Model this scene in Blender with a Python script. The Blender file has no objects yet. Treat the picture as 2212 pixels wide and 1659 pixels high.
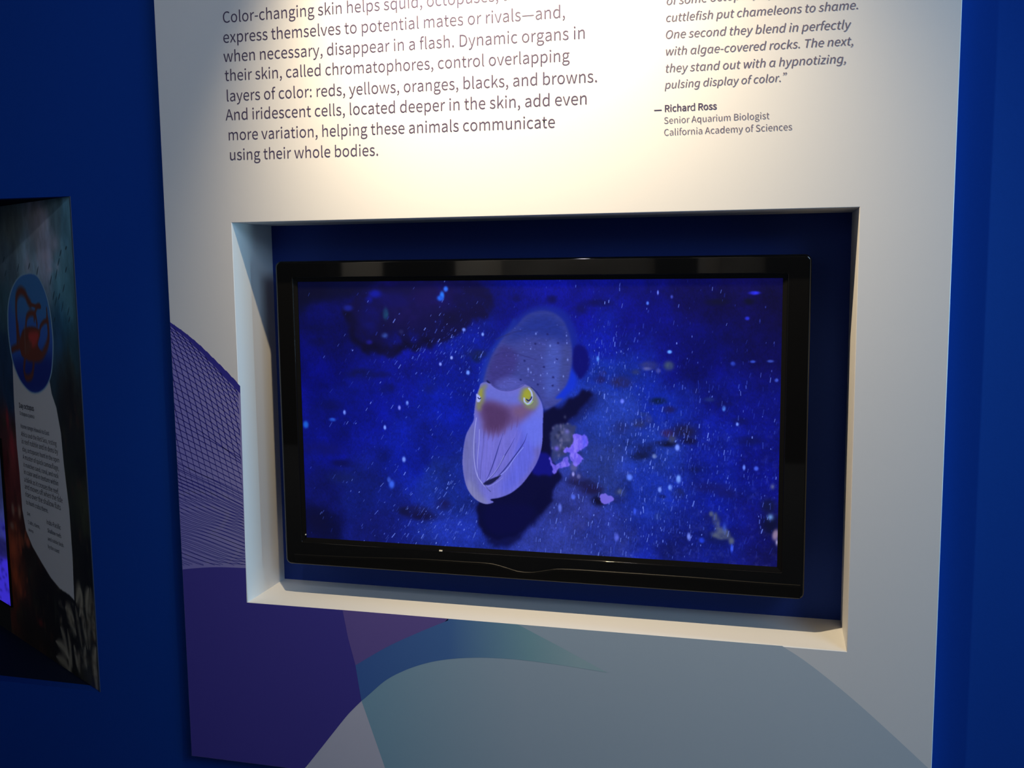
import bpy, bmesh, math, random, json
import numpy as np
from mathutils import Vector, Matrix

# ---------------------------------------------------------------- camera, light, exposure
sc = bpy.context.scene
COL = sc.collection
CAM_POS = Vector((1.19815, -2.05925, 0.78307))
CAM_ROT = Matrix(((0.96760585, 0.0186351, -0.25177698),
                  (0.25223984, -0.11352960, 0.96098184),
                  (-0.01067615, -0.99335984, -0.11455242)))   # columns: right, down, forward
FOCAL = 2141.7                                                # in pixels of the 2212 wide frame
cd = bpy.data.cameras.new('camera'); cam = bpy.data.objects.new('camera', cd); COL.objects.link(cam)
cd.sensor_fit = 'HORIZONTAL'; cd.sensor_width = 36.0; cd.lens = 36.0 * FOCAL / 2212.0
cd.clip_start = 0.02
rt = CAM_ROT.col[0]; dn = CAM_ROT.col[1]; fw = CAM_ROT.col[2]
m = Matrix((rt, -dn, -fw)).transposed().to_4x4(); m.translation = CAM_POS
cam.matrix_world = m
sc.camera = cam
vs = sc.view_settings
vs.view_transform = 'Standard'; vs.look = 'None'; vs.exposure = 0.0; vs.gamma = 1.0; vs.use_curve_mapping = False

w = bpy.data.worlds.new('world'); sc.world = w; w.use_nodes = True
w.node_tree.nodes['Background'].inputs[0].default_value = (0.30, 0.48, 0.95, 1)
w.node_tree.nodes['Background'].inputs[1].default_value = 0.07

def aim(o, target):
    o.rotation_euler = (Vector(target) - o.location).to_track_quat('-Z', 'Y').to_euler()
def area(name, loc, target, sx, sy, power, color):
    l = bpy.data.lights.new(name, 'AREA'); l.shape = 'RECTANGLE'; l.size = sx; l.size_y = sy
    l.energy = power; l.color = color
    o = bpy.data.objects.new(name, l); COL.objects.link(o); o.location = loc; aim(o, target); return o
def spot(name, loc, target, power, color, deg, blend, radius):
    l = bpy.data.lights.new(name, 'SPOT'); l.energy = power; l.color = color
    l.spot_size = math.radians(deg); l.spot_blend = blend; l.shadow_soft_size = radius
    o = bpy.data.objects.new(name, l); COL.objects.link(o); o.location = loc; aim(o, target); return o

# warm track spotlight close above the panel; cool gallery light from the ceiling and from the right
spot('track_spotlight', (0.52, -0.50, 1.87), (0.68, 0.0, 1.22), 146, (1.0, 0.79, 0.51), 95, 1.0, 0.016)
spot('far_fill_spot', (0.36, -2.2, 2.4), (0.0, 0.0, 1.08), 26, (0.95, 0.93, 1.0), 52, 1.0, 0.03)  # added spot: glint on the bezel top, fill on the panel's left
area('gallery_ceiling_light', (3.1, -2.5, 2.1), (0.2, 0.0, 0.4), 1.5, 1.2, 38, (0.44, 0.68, 1.0))
area('cool_grazing_light_right', (4.4, -0.13, 0.72), (0.0, -0.05, 0.62), 0.20, 1.3, 62.0, (0.36, 0.72, 1.0))  # unseen cool source off to the right, grazing the panel
area('blue_gallery_glow', (4.2, -1.9, 1.0), (1.6, 0.0, 0.6), 1.4, 2.0, 9.0, (0.35, 0.66, 1.0))
area('far_wall_wash', (-0.4, -4.9, 2.6), (-0.4, -6.0, 1.0), 6.0, 0.3, 300, (1.0, 0.9, 0.75))  # added to brighten the far wall that the bezel mirrors

# ---------------------------------------------------------------- helpers
def at(px, py, y):
    """The place on the upright plane Y = y that the photograph shows at (px, py)."""
    d = rt * ((px - 1106) / FOCAL) + dn * ((py - 829.5) / FOCAL) + fw
    return CAM_POS + d * ((y - CAM_POS.y) / d.y)

def lin(c):
    return tuple((v / 255 / 12.92) if v <= 10.3 else ((v / 255 + .055) / 1.055) ** 2.4 for v in c)

def nodes(name):
    mt = bpy.data.materials.new(name); mt.use_nodes = True
    return mt, mt.node_tree, mt.node_tree.nodes['Principled BSDF']
def paint(name, col, rough=0.6, bump=0.0, scale=60, var=0.0, spec=0.5):
    mt, nt, b = nodes(name)
    b.inputs['Base Color'].default_value = (*col, 1); b.inputs['Roughness'].default_value = rough
    b.inputs['Specular IOR Level'].default_value = spec
    tc = nt.nodes.new('ShaderNodeTexCoord'); n = nt.nodes.new('ShaderNodeTexNoise')
    n.inputs['Scale'].default_value = scale; n.inputs['Detail'].default_value = 3
    nt.links.new(tc.outputs['Object'], n.inputs['Vector'])
    if bump:
        bp = nt.nodes.new('ShaderNodeBump'); bp.inputs['Strength'].default_value = bump
        bp.inputs['Distance'].default_value = 0.001
        nt.links.new(n.outputs['Fac'], bp.inputs['Height']); nt.links.new(bp.outputs['Normal'], b.inputs['Normal'])
    if var:
        r = nt.nodes.new('ShaderNodeValToRGB')
        r.color_ramp.elements[0].color = (*[c * (1 - var) for c in col], 1)
        r.color_ramp.elements[1].color = (*[min(1, c * (1 + var)) for c in col], 1)
        nt.links.new(n.outputs['Fac'], r.inputs['Fac']); nt.links.new(r.outputs['Color'], b.inputs['Base Color'])
    return mt
def across(name, stops, x0, x1, rough=0.5):
    """Printed colour that runs from left to right, as a printed gradient."""
    mt, nt, b = nodes(name)
    tc = nt.nodes.new('ShaderNodeTexCoord'); sx = nt.nodes.new('ShaderNodeSeparateXYZ')
    mr = nt.nodes.new('ShaderNodeMapRange'); mr.inputs[1].default_value = x0; mr.inputs[2].default_value = x1
    r = nt.nodes.new('ShaderNodeValToRGB')
    while len(r.color_ramp.elements) < len(stops): r.color_ramp.elements.new(0.5)
    for e, (p, c) in zip(r.color_ramp.elements, stops): e.position = p; e.color = (*c, 1)
    nt.links.new(tc.outputs['Object'], sx.inputs[0]); nt.links.new(sx.outputs[0], mr.inputs[0])
    nt.links.new(mr.outputs[0], r.inputs['Fac']); nt.links.new(r.outputs['Color'], b.inputs['Base Color'])
    b.inputs['Roughness'].default_value = rough
    return mt

def mesh(name, verts, faces, mat, parent=None, smooth=False):
    me = bpy.data.meshes.new(name); me.from_pydata([tuple(v) for v in verts], [], faces); me.update()
    if mat: me.materials.append(mat)
    if smooth:
        for p in me.polygons: p.use_smooth = True
    o = bpy.data.objects.new(name, me); COL.objects.link(o)
    if parent: o.parent = parent
    return o
def frombm(name, bm, mat, parent=None, smooth=False):
    bmesh.ops.recalc_face_normals(bm, faces=bm.faces)
    me = bpy.data.meshes.new(name); bm.to_mesh(me); bm.free(); me.materials.append(mat)
    if smooth:
        for p in me.polygons: p.use_smooth = True
    o = bpy.data.objects.new(name, me); COL.objects.link(o)
    if parent: o.parent = parent
    return o
def box(bm, x0, x1, y0, y1, z0, z1, bev=0.0, seg=2):
    r = bmesh.ops.create_cube(bm, size=1.0, matrix=Matrix.Translation(((x0+x1)/2, (y0+y1)/2, (z0+z1)/2)) @ Matrix.Diagonal((x1-x0, y1-y0, z1-z0, 1)))
    if bev:
        es = list({e for v in r['verts'] for e in v.link_edges})
        bmesh.ops.bevel(bm, geom=es, offset=bev, segments=seg, profile=0.5, affect='EDGES')
def thing(name, label, cat, loc, group=None):
    o = bpy.data.objects.new(name, None); COL.objects.link(o); o.location = loc
    o.empty_display_size = 0.1; o['label'] = label; o['category'] = cat
    if group: o['group'] = group
    return o
def struct(o): o['kind'] = 'structure'; return o
def keep(parent):
    """Children are built in world coordinates; shift them under their parent."""
    bpy.context.view_layer.update()
    inv = parent.matrix_world.inverted()
    for c in parent.children: c.matrix_parent_inverse = inv

def rrect(x0, x1, z0, z1, r, n=6):
    pts = []
    for cx, cz, a0 in ((x1-r, z1-r, 0), (x0+r, z1-r, 90), (x0+r, z0+r, 180), (x1-r, z0+r, 270)):
        for k in range(n + 1):
            a = math.radians(a0 + 90 * k / n); pts.append((cx + r*math.cos(a), cz + r*math.sin(a)))
    return pts
def loft(name, loops, mat, parent=None, cap_first=False, cap_last=False, smooth=True):
    """Rings of equal point count, each a list of (x, y, z)."""
    n = len(loops[0]); V = [p for l in loops for p in l]; F = []
    for k in range(len(loops) - 1):
        for i in range(n):
            j = (i + 1) % n; F.append((k*n+i, k*n+j, (k+1)*n+j, (k+1)*n+i))
    if cap_first: F.append(tuple(range(n))[::-1])
    if cap_last: F.append(tuple((len(loops)-1)*n + i for i in range(n)))
    bm = bmesh.new(); vs_ = [bm.verts.new(v) for v in V]
    for f in F: bm.faces.new([vs_[i] for i in f])
    o = frombm(name, bm, mat, parent)
    if smooth:
        for p in o.data.polygons: p.use_smooth = True
        o.data.set_sharp_from_angle(angle=math.radians(40))
    return o
def catmull(P, n=10, closed=False):
    out = []; N = len(P); rng = range(N if closed else N - 1)
    for i in rng:
        g = (lambda k: P[k % N]) if closed else (lambda k: P[min(max(k, 0), N - 1)])
        a, b, c, d = (np.array(g(i + k), float) for k in (-1, 0, 1, 2))
        for k in range(n):
            t = k / n
            out.append(tuple(.5 * ((2*b) + (-a + c)*t + (2*a - 5*b + 4*c - d)*t*t + (-a + 3*b - 3*c + d)*t**3)))
    if not closed: out.append(tuple(map(float, P[-1])))
    return out

GLYPHS = json.loads(r'''{" ":[78,[]],"'":[97,[[39,169,58,169,64,234,65,270,32,270,32,234]]],"(":[118,[[84,-69,103,-60,87,-29,75,4,66,38,61,73,59,109,61,144,66,179,75,213,87,246,103,277,84,286,66,254,52,221,41,186,34,149,32,109,34,69,41,32,52,-3,66,-37]]],")":[118,[[35,-69,52,-37,67,-3,77,32,84,69,86,109,84,149,77,186,67,221,52,254,35,286,15,277,31,246,44,213,53,179,58,144,60,109,58,73,53,38,44,4,31,-29,15,-60]]],",":[97,[[26,-67,44,-57,58,-45,68,-30,75,-13,77,7,74,27,65,40,50,44,38,41,30,34,26,22,30,10,38,2,50,-1,54,0,49,-20,37,-36,19,-48]]],"-":[121,[[16,86,106,86,106,110,16,110]]],".":[97,[[49,-5,60,-1,69,7,72,20,69,32,60,41,49,44,37,41,29,32,26,20,29,7,37,-1]]],"0":[194,[[97,-5,124,1,146,17,163,43,174,81,177,129,174,177,163,214,146,240,124,256,97,261,70,256,48,240,31,214,21,177,18,129,21,81,31,43,48,17,70,1],[97,21,81,25,68,38,57,59,51,89,48,129,51,169,57,199,68,220,81,232,97,236,114,232,127,220,137,199,144,169,146,129,144,89,137,59,127,38,114,25]]],"1":[194,[[31,0,172,0,172,27,120,27,120,257,96,257,81,249,63,243,42,238,42,218,88,218,88,27,31,27]]],"2":[194,[[15,0,177,0,177,28,106,28,92,27,78,26,64,25,97,59,125,92,146,124,160,155,165,186,161,211,151,232,136,248,115,258,90,261,71,259,55,255,40,247,27,236,14,224,33,206,48,221,66,231,86,235,112,229,128,211,133,185,129,157,115,127,92,95,59,59,15,19]]],"3":[194,[[92,-5,118,-1,141,8,159,23,171,43,175,69,172,88,164,105,153,118,138,128,120,134,120,136,144,149,160,169,166,197,162,219,152,237,136,250,116,258,91,261,64,257,40,246,20,231,37,210,53,223,70,232,90,235,113,230,128,216,133,195,131,179,124,165,110,155,90,148,62,146,62,121,93,119,116,112,131,101,140,87,142,70,135,44,117,28,90,22,64,26,43,37,27,51,10,31,21,20,35,10,51,3,70,-3]]],"4":[194,[[119,0,149,0,149,71,183,71,183,96,149,96,149,257,114,257,7,92,7,71,119,71],[119,96,40,96,99,184,106,197,113,209,119,222,121,222,120,207,119,190,119,175]]],"5":[194,[[92,-5,117,-1,140,10,159,28,171,53,176,83,172,114,161,137,144,153,123,162,98,165,84,164,72,161,60,155,67,229,163,229,163,257,39,257,30,137,47,126,61,134,75,139,90,141,118,134,137,114,143,83,140,62,133,45,121,33,106,25,89,22,62,26,42,37,26,50,9,29,21,19,34,10,50,2,69,-3]]],"6":[194,[[105,-5,128,-1,149,10,165,28,175,51,179,79,176,108,167,130,152,146,132,156,108,159,87,156,67,145,50,129,54,170,63,200,78,220,95,232,116,235,131,233,145,226,157,215,175,235,159,249,139,258,114,261,86,256,60,241,39,215,25,176,20,123,24,77,36,41,54,16,78,1],[50,103,68,122,86,132,103,136,128,129,144,109,149,79,143,48,128,28,105,21,88,24,73,34,62,51,54,74]]],"7":[194,[[69,0,103,0,106,56,114,105,127,149,147,193,178,237,178,257,17,257,17,229,142,229,115,188,96,146,82,103,74,55]]],"8":[194,[[98,-5,125,-1,147,8,164,22,174,40,178,62,176,81,170,97,160,110,148,121,135,129,135,131,151,146,164,168,169,193,166,215,157,234,142,248,123,257,99,261,76,257,57,249,42,235,32,217,28,195,33,171,46,151,63,136,63,135,49,126,36,114,26,100,19,83,16,64,20,41,31,23,49,8,71,-1],[116,139,98,147,82,155,69,166,61,179,57,195,63,217,77,232,98,237,122,231,137,214,142,191,139,173,130,155],[98,19,71,25,52,42,44,67,49,90,61,109,80,125,101,116,119,106,134,95,144,81,148,63,142,40,124,25]]],"9":[194,[[82,-5,110,0,136,16,156,44,170,84,175,139,171,183,159,217,141,242,117,256,89,261,66,257,46,246,30,229,19,206,15,178,19,149,28,127,43,110,62,101,86,97,107,101,128,112,145,129,141,87,131,57,117,37,100,25,81,22,65,24,50,31,38,42,20,22,37,8,57,-1],[145,155,127,136,109,125,91,121,66,128,51,148,46,178,51,209,67,229,89,236,107,233,122,223,133,207,141,184]]],":":[97,[[49,137,60,140,69,148,72,161,69,174,60,182,49,186,37,182,29,174,26,161,29,148,37,140],[49,-5,60,-1,69,7,72,20,69,32,60,41,49,44,37,41,29,32,26,20,29,7,37,-1]]],"A":[213,[[1,0,34,0,59,78,153,78,177,0,211,0,124,257,88,257],[67,104,79,144,85,161,90,178,95,195,100,213,105,230,106,230,111,213,116,195,122,178,127,161,132,144,145,104]]],"B":[230,[[35,0,117,0,149,3,176,12,197,27,210,48,214,75,212,95,205,110,194,122,179,131,162,137,162,138,183,150,195,170,200,194,195,218,183,236,165,248,140,254,111,257,35,257],[68,148,68,231,107,231,141,227,161,214,168,190,161,167,141,153,106,148],[68,26,68,123,112,123,137,121,157,115,171,106,179,93,182,76,179,58,170,44,156,34,137,28,112,26]]],"C":[223,[[132,-5,151,-3,168,2,184,9,198,19,211,32,193,53,176,37,156,27,133,24,106,29,84,42,68,64,57,93,54,129,57,165,68,193,85,215,107,228,134,233,155,230,172,221,187,209,204,230,187,245,163,257,134,261,97,255,66,238,42,211,26,174,20,128,26,82,41,45,65,18,96,1]]],"D":[241,[[35,0,101,0,143,6,176,22,200,49,215,85,220,129,215,174,200,209,176,235,142,251,99,257,35,257],[68,27,68,230,97,230,129,226,155,214,173,193,183,165,187,129,183,94,173,65,155,44,129,31,97,27]]],"E":[206,[[35,0,187,0,187,28,68,28,68,121,165,121,165,149,68,149,68,229,183,229,183,257,35,257]]],"F":[193,[[35,0,68,0,68,115,166,115,166,143,68,143,68,229,183,229,183,257,35,257]]],"H":[255,[[35,0,68,0,68,121,187,121,187,0,220,0,220,257,187,257,187,149,68,149,68,257,35,257]]],"I":[103,[[35,0,68,0,68,257,35,257]]],"L":[190,[[35,0,180,0,180,28,68,28,68,257,35,257]]],"O":[260,[[130,-5,166,1,196,19,219,47,234,84,239,129,234,175,219,211,196,238,166,255,130,261,94,255,63,238,40,211,26,175,20,129,26,84,40,47,63,19,94,1],[130,24,104,29,83,42,67,64,57,94,54,129,57,165,67,193,83,215,104,228,130,233,156,228,177,215,193,193,203,165,206,129,203,94,193,64,177,42,156,29]]],"P":[222,[[35,0,68,0,68,102,110,102,141,105,168,114,187,130,200,152,204,181,200,211,187,232,167,246,141,254,109,257,35,257],[68,129,68,230,104,230,129,229,148,224,161,215,170,201,172,181,170,162,162,147,149,137,130,130,106,129]]],"R":[222,[[68,135,68,230,111,230,145,226,166,212,173,185,166,157,145,140,111,135],[176,0,213,0,147,112,167,119,183,130,195,144,203,163,205,185,201,213,189,233,170,247,145,254,116,257,35,257,35,0,68,0,68,109,114,109]]],"S":[209,[[106,-5,136,-1,160,9,178,25,190,45,194,68,191,89,184,105,172,118,158,128,141,137,104,153,84,162,68,175,62,196,68,215,84,228,110,233,132,230,151,222,168,209,185,230,173,240,159,249,144,255,127,260,110,261,83,258,61,249,44,234,33,216,29,193,32,173,40,157,52,144,66,135,81,127,118,111,140,101,155,87,161,65,154,44,136,29,107,24,81,28,57,39,36,56,17,33,31,20,47,10,66,2,85,-3]]],"T":[210,[[89,0,121,0,121,229,199,229,199,257,11,257,11,229,89,229]]],"a":[197,[[76,-5,99,-1,120,9,139,23,140,23,143,0,169,0,169,117,167,143,159,165,147,181,128,191,103,195,74,191,49,182,29,170,41,148,58,158,77,165,98,168,122,161,134,144,137,120,94,114,61,103,38,90,25,72,21,49,28,20,47,2],[85,21,68,24,56,34,51,51,54,65,63,77,79,86,104,94,137,99,137,46,120,32,103,24]]],"b":[216,[[116,-5,141,0,164,13,182,34,194,62,199,98,195,131,186,158,171,178,150,191,123,195,102,191,82,182,63,168,64,202,64,279,32,279,32,0,58,0,61,20,62,20,79,7,98,-2],[111,22,97,24,81,30,64,42,64,142,82,156,99,165,115,168,134,165,148,155,158,141,164,121,165,98,163,72,155,51,143,35,128,26]]],"c":[179,[[107,-5,129,-2,150,7,169,19,155,41,142,31,127,25,110,22,90,25,74,35,62,50,54,71,51,95,54,119,62,140,75,155,91,165,111,168,125,166,137,160,149,152,165,173,150,184,132,192,110,195,81,191,56,178,36,158,23,130,18,95,23,60,35,33,54,12,79,0]]],"d":[217,[[97,-5,119,-1,138,9,155,22,156,22,159,0,185,0,185,279,153,279,153,206,154,173,138,185,121,192,101,195,76,191,53,178,35,157,23,129,19,95,22,60,32,33,49,12,71,0],[104,22,86,26,71,35,60,50,54,70,51,95,54,119,62,140,74,155,89,165,106,168,122,166,137,160,153,148,153,48,137,34,121,25]]],"e":[194,[[109,-5,133,-2,154,5,172,15,160,36,146,28,130,23,113,21,93,24,76,33,62,47,54,65,50,88,178,88,179,93,179,99,179,106,176,136,167,161,151,179,130,191,103,195,78,191,55,178,36,157,23,129,18,95,23,60,36,33,55,12,80,0],[49,110,54,131,62,147,74,160,88,167,104,169,129,163,146,143,151,110]]],"f":[114,[[12,164,37,164,37,0,69,0,69,164,110,164,110,190,69,190,69,220,72,241,81,253,96,258,103,257,110,255,118,252,125,277,115,280,104,282,93,283,73,280,57,272,46,259,40,242,37,221,37,190,12,188]]],"g":[197,[[96,-88,129,-84,156,-75,176,-60,188,-42,193,-22,190,-5,182,8,169,17,150,22,126,23,89,23,69,26,59,33,56,44,57,53,62,61,68,67,77,63,86,61,96,60,118,63,137,72,152,86,162,104,166,126,164,142,158,155,150,166,189,166,189,190,123,190,115,193,106,194,96,195,74,192,54,183,39,169,29,150,25,127,29,106,38,89,50,76,50,75,40,66,32,54,29,39,31,26,37,15,46,8,46,6,31,-6,21,-21,18,-37,22,-55,32,-69,49,-79,70,-85],[96,82,76,87,61,103,56,127,61,151,76,166,96,172,117,166,131,151,137,127,131,103,116,87],[101,-65,71,-61,52,-50,46,-32,48,-21,54,-10,65,0,74,-2,82,-3,90,-3,123,-3,144,-5,157,-13,161,-27,154,-46,133,-60]]],"h":[213,[[32,0,64,0,64,138,82,154,98,164,116,167,137,162,149,145,152,116,152,0,184,0,184,120,182,147,175,168,164,183,147,192,126,195,102,191,81,179,63,163,64,202,64,279,32,279]]],"i":[96,[[32,0,64,0,64,190,32,190],[48,229,59,232,67,239,70,251,67,262,59,269,48,271,37,269,30,262,27,251,30,239,37,232]]],"j":[96,[[12,-85,32,-82,47,-74,57,-61,63,-43,64,-22,64,190,33,190,33,-22,31,-42,24,-55,9,-59,3,-59,-4,-57,-9,-56,-15,-80,-8,-82,2,-84],[48,229,59,232,67,239,70,251,67,262,59,269,48,271,37,269,30,262,27,251,30,239,37,232]]],"k":[193,[[32,0,64,0,64,50,99,92,155,0,190,0,118,113,181,190,146,190,65,90,64,90,64,279,32,279]]],"l":[99,[[66,-5,74,-4,79,-3,84,-2,80,23,77,22,75,22,73,22,69,23,66,28,64,36,64,279,32,279,32,38,36,15,47,0]]],"m":[324,[[32,0,64,0,64,138,81,154,97,164,112,167,132,162,144,145,147,116,147,0,179,0,179,138,196,154,212,164,227,167,247,162,259,145,263,116,263,0,294,0,294,120,292,147,285,168,274,183,258,192,237,195,215,190,194,178,174,159,164,178,146,191,121,195,100,191,80,179,62,162,58,190,32,190]]],"n":[214,[[32,0,64,0,64,138,82,154,98,164,116,167,137,162,149,145,152,116,152,0,184,0,184,120,182,147,175,168,164,183,147,192,126,195,102,191,81,179,62,162,58,190,32,190]]],"o":[212,[[106,-5,133,0,157,12,176,33,189,60,194,95,189,130,176,158,157,178,133,191,106,195,79,191,55,178,36,158,23,130,18,95,23,60,36,33,55,12,79,0],[106,22,88,25,73,35,61,50,54,71,51,95,54,119,61,140,73,155,88,165,106,168,124,165,140,155,151,140,159,119,161,95,159,71,151,50,140,35,124,25]]],"p":[217,[[32,-80,64,-80,64,-16,63,18,81,5,98,-2,116,-5,141,0,164,13,182,34,194,62,199,98,195,131,186,158,171,178,150,191,123,195,101,191,81,181,62,168,58,190,32,190],[111,22,97,24,81,30,64,42,64,142,82,156,99,165,115,168,134,165,148,155,158,141,164,121,165,98,163,72,155,51,143,35,128,26]]],"q":[217,[[153,-80,185,-80,185,190,159,190,156,172,155,172,139,185,121,192,101,195,76,191,53,178,35,157,23,129,19,95,22,60,32,33,49,12,71,0,97,-5,118,-1,138,8,154,22,153,-13],[104,22,86,26,71,35,60,50,54,70,51,95,54,119,62,140,74,155,89,165,106,168,122,166,137,160,153,148,153,48,137,34,121,25]]],"r":[136,[[32,0,64,0,64,122,79,148,95,162,112,166,119,166,125,165,131,163,137,191,131,193,124,195,116,195,96,190,78,176,62,155,58,190,32,190]]],"s":[164,[[82,-5,106,-2,126,6,140,19,148,34,151,52,148,71,139,85,125,95,110,103,93,110,73,118,58,128,52,143,56,156,68,166,88,170,103,168,117,162,131,153,146,173,130,184,110,192,87,195,64,192,46,185,33,173,25,158,22,141,30,115,51,97,77,86,98,78,114,66,120,50,116,35,104,24,83,20,62,23,44,31,27,43,11,22,31,8,56,-1]]],"t":[132,[[92,-5,104,-4,116,-1,127,2,121,27,114,24,106,22,99,21,82,26,72,38,70,58,70,164,121,164,121,190,70,190,70,244,43,244,40,190,9,188,9,164,38,164,38,59,40,38,45,20,55,7,71,-2]]],"u":[213,[[88,-5,112,0,132,12,151,30,152,30,154,0,181,0,181,190,149,190,149,55,132,37,115,26,97,23,77,28,65,45,62,74,62,190,29,190,29,70,32,43,38,23,50,8,66,-2]]],"v":[182,[[73,0,111,0,178,190,146,190,110,82,105,63,99,44,93,26,91,26,85,44,79,63,74,82,38,190,5,190]]],"w":[281,[[62,0,99,0,126,102,131,120,135,138,139,157,141,157,145,138,150,120,154,103,181,0,220,0,272,190,241,190,213,80,209,62,205,45,202,27,200,27,195,45,191,62,187,80,157,190,126,190,96,80,92,62,87,45,83,27,82,27,78,45,74,62,70,80,42,190,9,190]]],"x":[174,[[5,0,39,0,64,44,71,56,77,67,84,78,85,78,93,67,100,56,106,44,134,0,169,0,106,96,164,190,131,190,107,148,102,138,96,127,91,117,89,117,83,127,76,138,70,148,45,190,10,190,68,99]]],"y":[182,[[35,-82,56,-79,73,-69,87,-55,98,-37,106,-16,178,190,147,190,112,85,97,31,95,31,89,49,82,67,76,85,38,190,5,190,81,0,77,-15,67,-36,53,-50,34,-56,29,-55,24,-54,19,-53,13,-78,19,-80,27,-81]]],"z":[166,[[12,0,156,0,156,26,53,26,153,173,153,190,23,190,23,164,112,164,12,17]]],"\u0251":[219,[[97,-5,120,-1,139,9,155,23,157,23,162,7,172,-2,187,-5,193,-4,199,-3,204,-2,200,23,197,22,195,22,193,22,189,23,186,28,185,36,185,190,159,190,156,172,155,172,139,184,121,192,102,195,76,191,53,178,35,157,23,129,19,95,22,60,32,33,49,12,71,0],[104,22,86,26,71,35,60,50,54,70,51,95,54,119,62,140,74,155,89,165,106,168,122,166,137,160,153,148,153,48,137,34,121,25]]],"\u0261":[217,[[101,-86,130,-83,154,-73,171,-57,181,-35,185,-8,185,190,159,190,155,173,154,173,138,185,121,192,102,195,76,191,53,178,35,158,23,131,19,98,22,65,32,38,49,18,71,6,97,2,118,5,137,15,153,28,153,-8,147,-36,130,-54,101,-61,82,-59,63,-53,44,-43,32,-65,54,-77,77,-84],[104,28,86,32,71,41,60,55,54,74,51,98,54,121,62,140,74,155,89,165,106,168,122,166,137,160,153,148,153,55,137,40,121,31]]],"\u2014":[313,[[16,88,297,88,297,109,16,109]]],"\u201d":[350,[[81,210,88,196,109,211,125,233,132,262,128,279,118,291,104,295,91,292,83,283,80,272,83,261,91,253,102,250,106,250,109,251,112,253,108,237,97,222],[13,210,21,196,42,211,58,233,64,262,61,279,51,291,37,295,24,292,16,283,13,272,16,261,23,253,35,250,39,250,42,251,44,253,41,237,30,222]]]}''')
def lettering(name, text, loc, ux, uz, em, mat, parent, width=None, ysc=1.0, slant=0.0, bold=0.0, normal=None):
    """One line of raised-flat lettering from the glyph outlines above; ux, uz span the plane it is on."""
    adv = sum(GLYPHS[c][0] for c in text) / 1000
    if width: em = width / adv
    cu = bpy.data.curves.new(name, 'CURVE'); cu.dimensions = '2D'; cu.fill_mode = 'BOTH'; cu.offset = bold
    x = 0
    ey = (width / adv if False else em) * ysc
    for c in text:
        w_, pl = GLYPHS[c]
        for L in pl:
            sp = cu.splines.new('POLY'); sp.points.add(len(L)//2 - 1); sp.use_cyclic_u = True
            for i in range(len(L)//2):
                gx, gy = L[2*i]/1000, L[2*i+1]/1000
                sp.points[i].co = ((x + gx + gy*slant)*em, gy*ey, 0, 1)
        x += w_/1000
    to = bpy.data.objects.new(name, cu); COL.objects.link(to)
    dg = bpy.context.evaluated_depsgraph_get()
    me = bpy.data.meshes.new_from_object(to.evaluated_get(dg)); bpy.data.objects.remove(to); bpy.data.curves.remove(cu)
    ux = Vector(ux); uz = Vector(uz); loc = Vector(loc)
    for v in me.vertices: v.co = loc + ux*v.co.x + uz*v.co.y
    me.materials.clear(); me.materials.append(mat); me.name = name
    o = bpy.data.objects.new(name, me); COL.objects.link(o); o.parent = parent
    return o

# ---------------------------------------------------------------- numbers (metres; niche's lower left front corner is the origin)
W, H, D = 1.36, 0.8963, 0.1864          # niche opening and depth
PL, PR, PB, PT = -0.1738, 1.5302, -0.4074, 2.05    # panel outline
TH = 0.035                               # panel stands this far off the blue wall
FLOOR, CEIL = -0.74, 2.85

M = {}
M['white'] = paint('satin_white_panel', (0.72, 0.72, 0.72), 0.38, 0.05, 180)
M['niche_white'] = paint('white_niche_paint', (0.78, 0.78, 0.76), 0.6, 0.08, 150)
M['blue'] = paint('deep_blue_wall_paint', (0.0030, 0.045, 0.31), 0.85, 0.12, 220, 0.06, 0.08)
M['blue_dark'] = paint('navy_niche_paint', (0.014, 0.040, 0.24), 0.8, 0.1, 200, 0.05, 0.2)
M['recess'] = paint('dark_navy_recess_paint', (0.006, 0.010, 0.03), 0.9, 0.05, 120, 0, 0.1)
M['ink'] = paint('dark_purple_ink', (0.062, 0.046, 0.105), 0.5, spec=0.4)
M['ink_grey'] = paint('grey_purple_ink', (0.14, 0.115, 0.18), 0.5, spec=0.4)
M['gloss'] = paint('piano_black_plastic', (0.004, 0.004, 0.004), 0.035)
M['satin'] = paint('satin_black_plastic', (0.0035, 0.0035, 0.0035), 0.42, spec=0.14)
M['matte'] = paint('matte_black_plastic', (0.003, 0.003, 0.003), 0.7, 0.05, 400, 0, 0.12)
M['metal'] = paint('dark_grey_steel', (0.05, 0.05, 0.055), 0.4)
M['carpet'] = paint('dark_blue_grey_carpet', (0.03, 0.035, 0.045), 0.95, 0.6, 90, 0.3)
M['ceiling'] = paint('black_ceiling_paint', (0.02, 0.02, 0.025), 0.9)
M['far'] = paint('pale_far_wall_paint', (0.5, 0.48, 0.45), 0.8, 0.1, 40, 0.1)
M['reflection_black'] = paint('black_reflection_block', (0.01, 0.01, 0.012), 0.8)
M['reflection_grey'] = paint('grey_reflection_block', (0.14, 0.135, 0.13), 0.8, 0.1, 3, 0.5)
M['led'] = paint('clear_white_lens', (0.8, 0.75, 0.6), 0.2)

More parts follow.
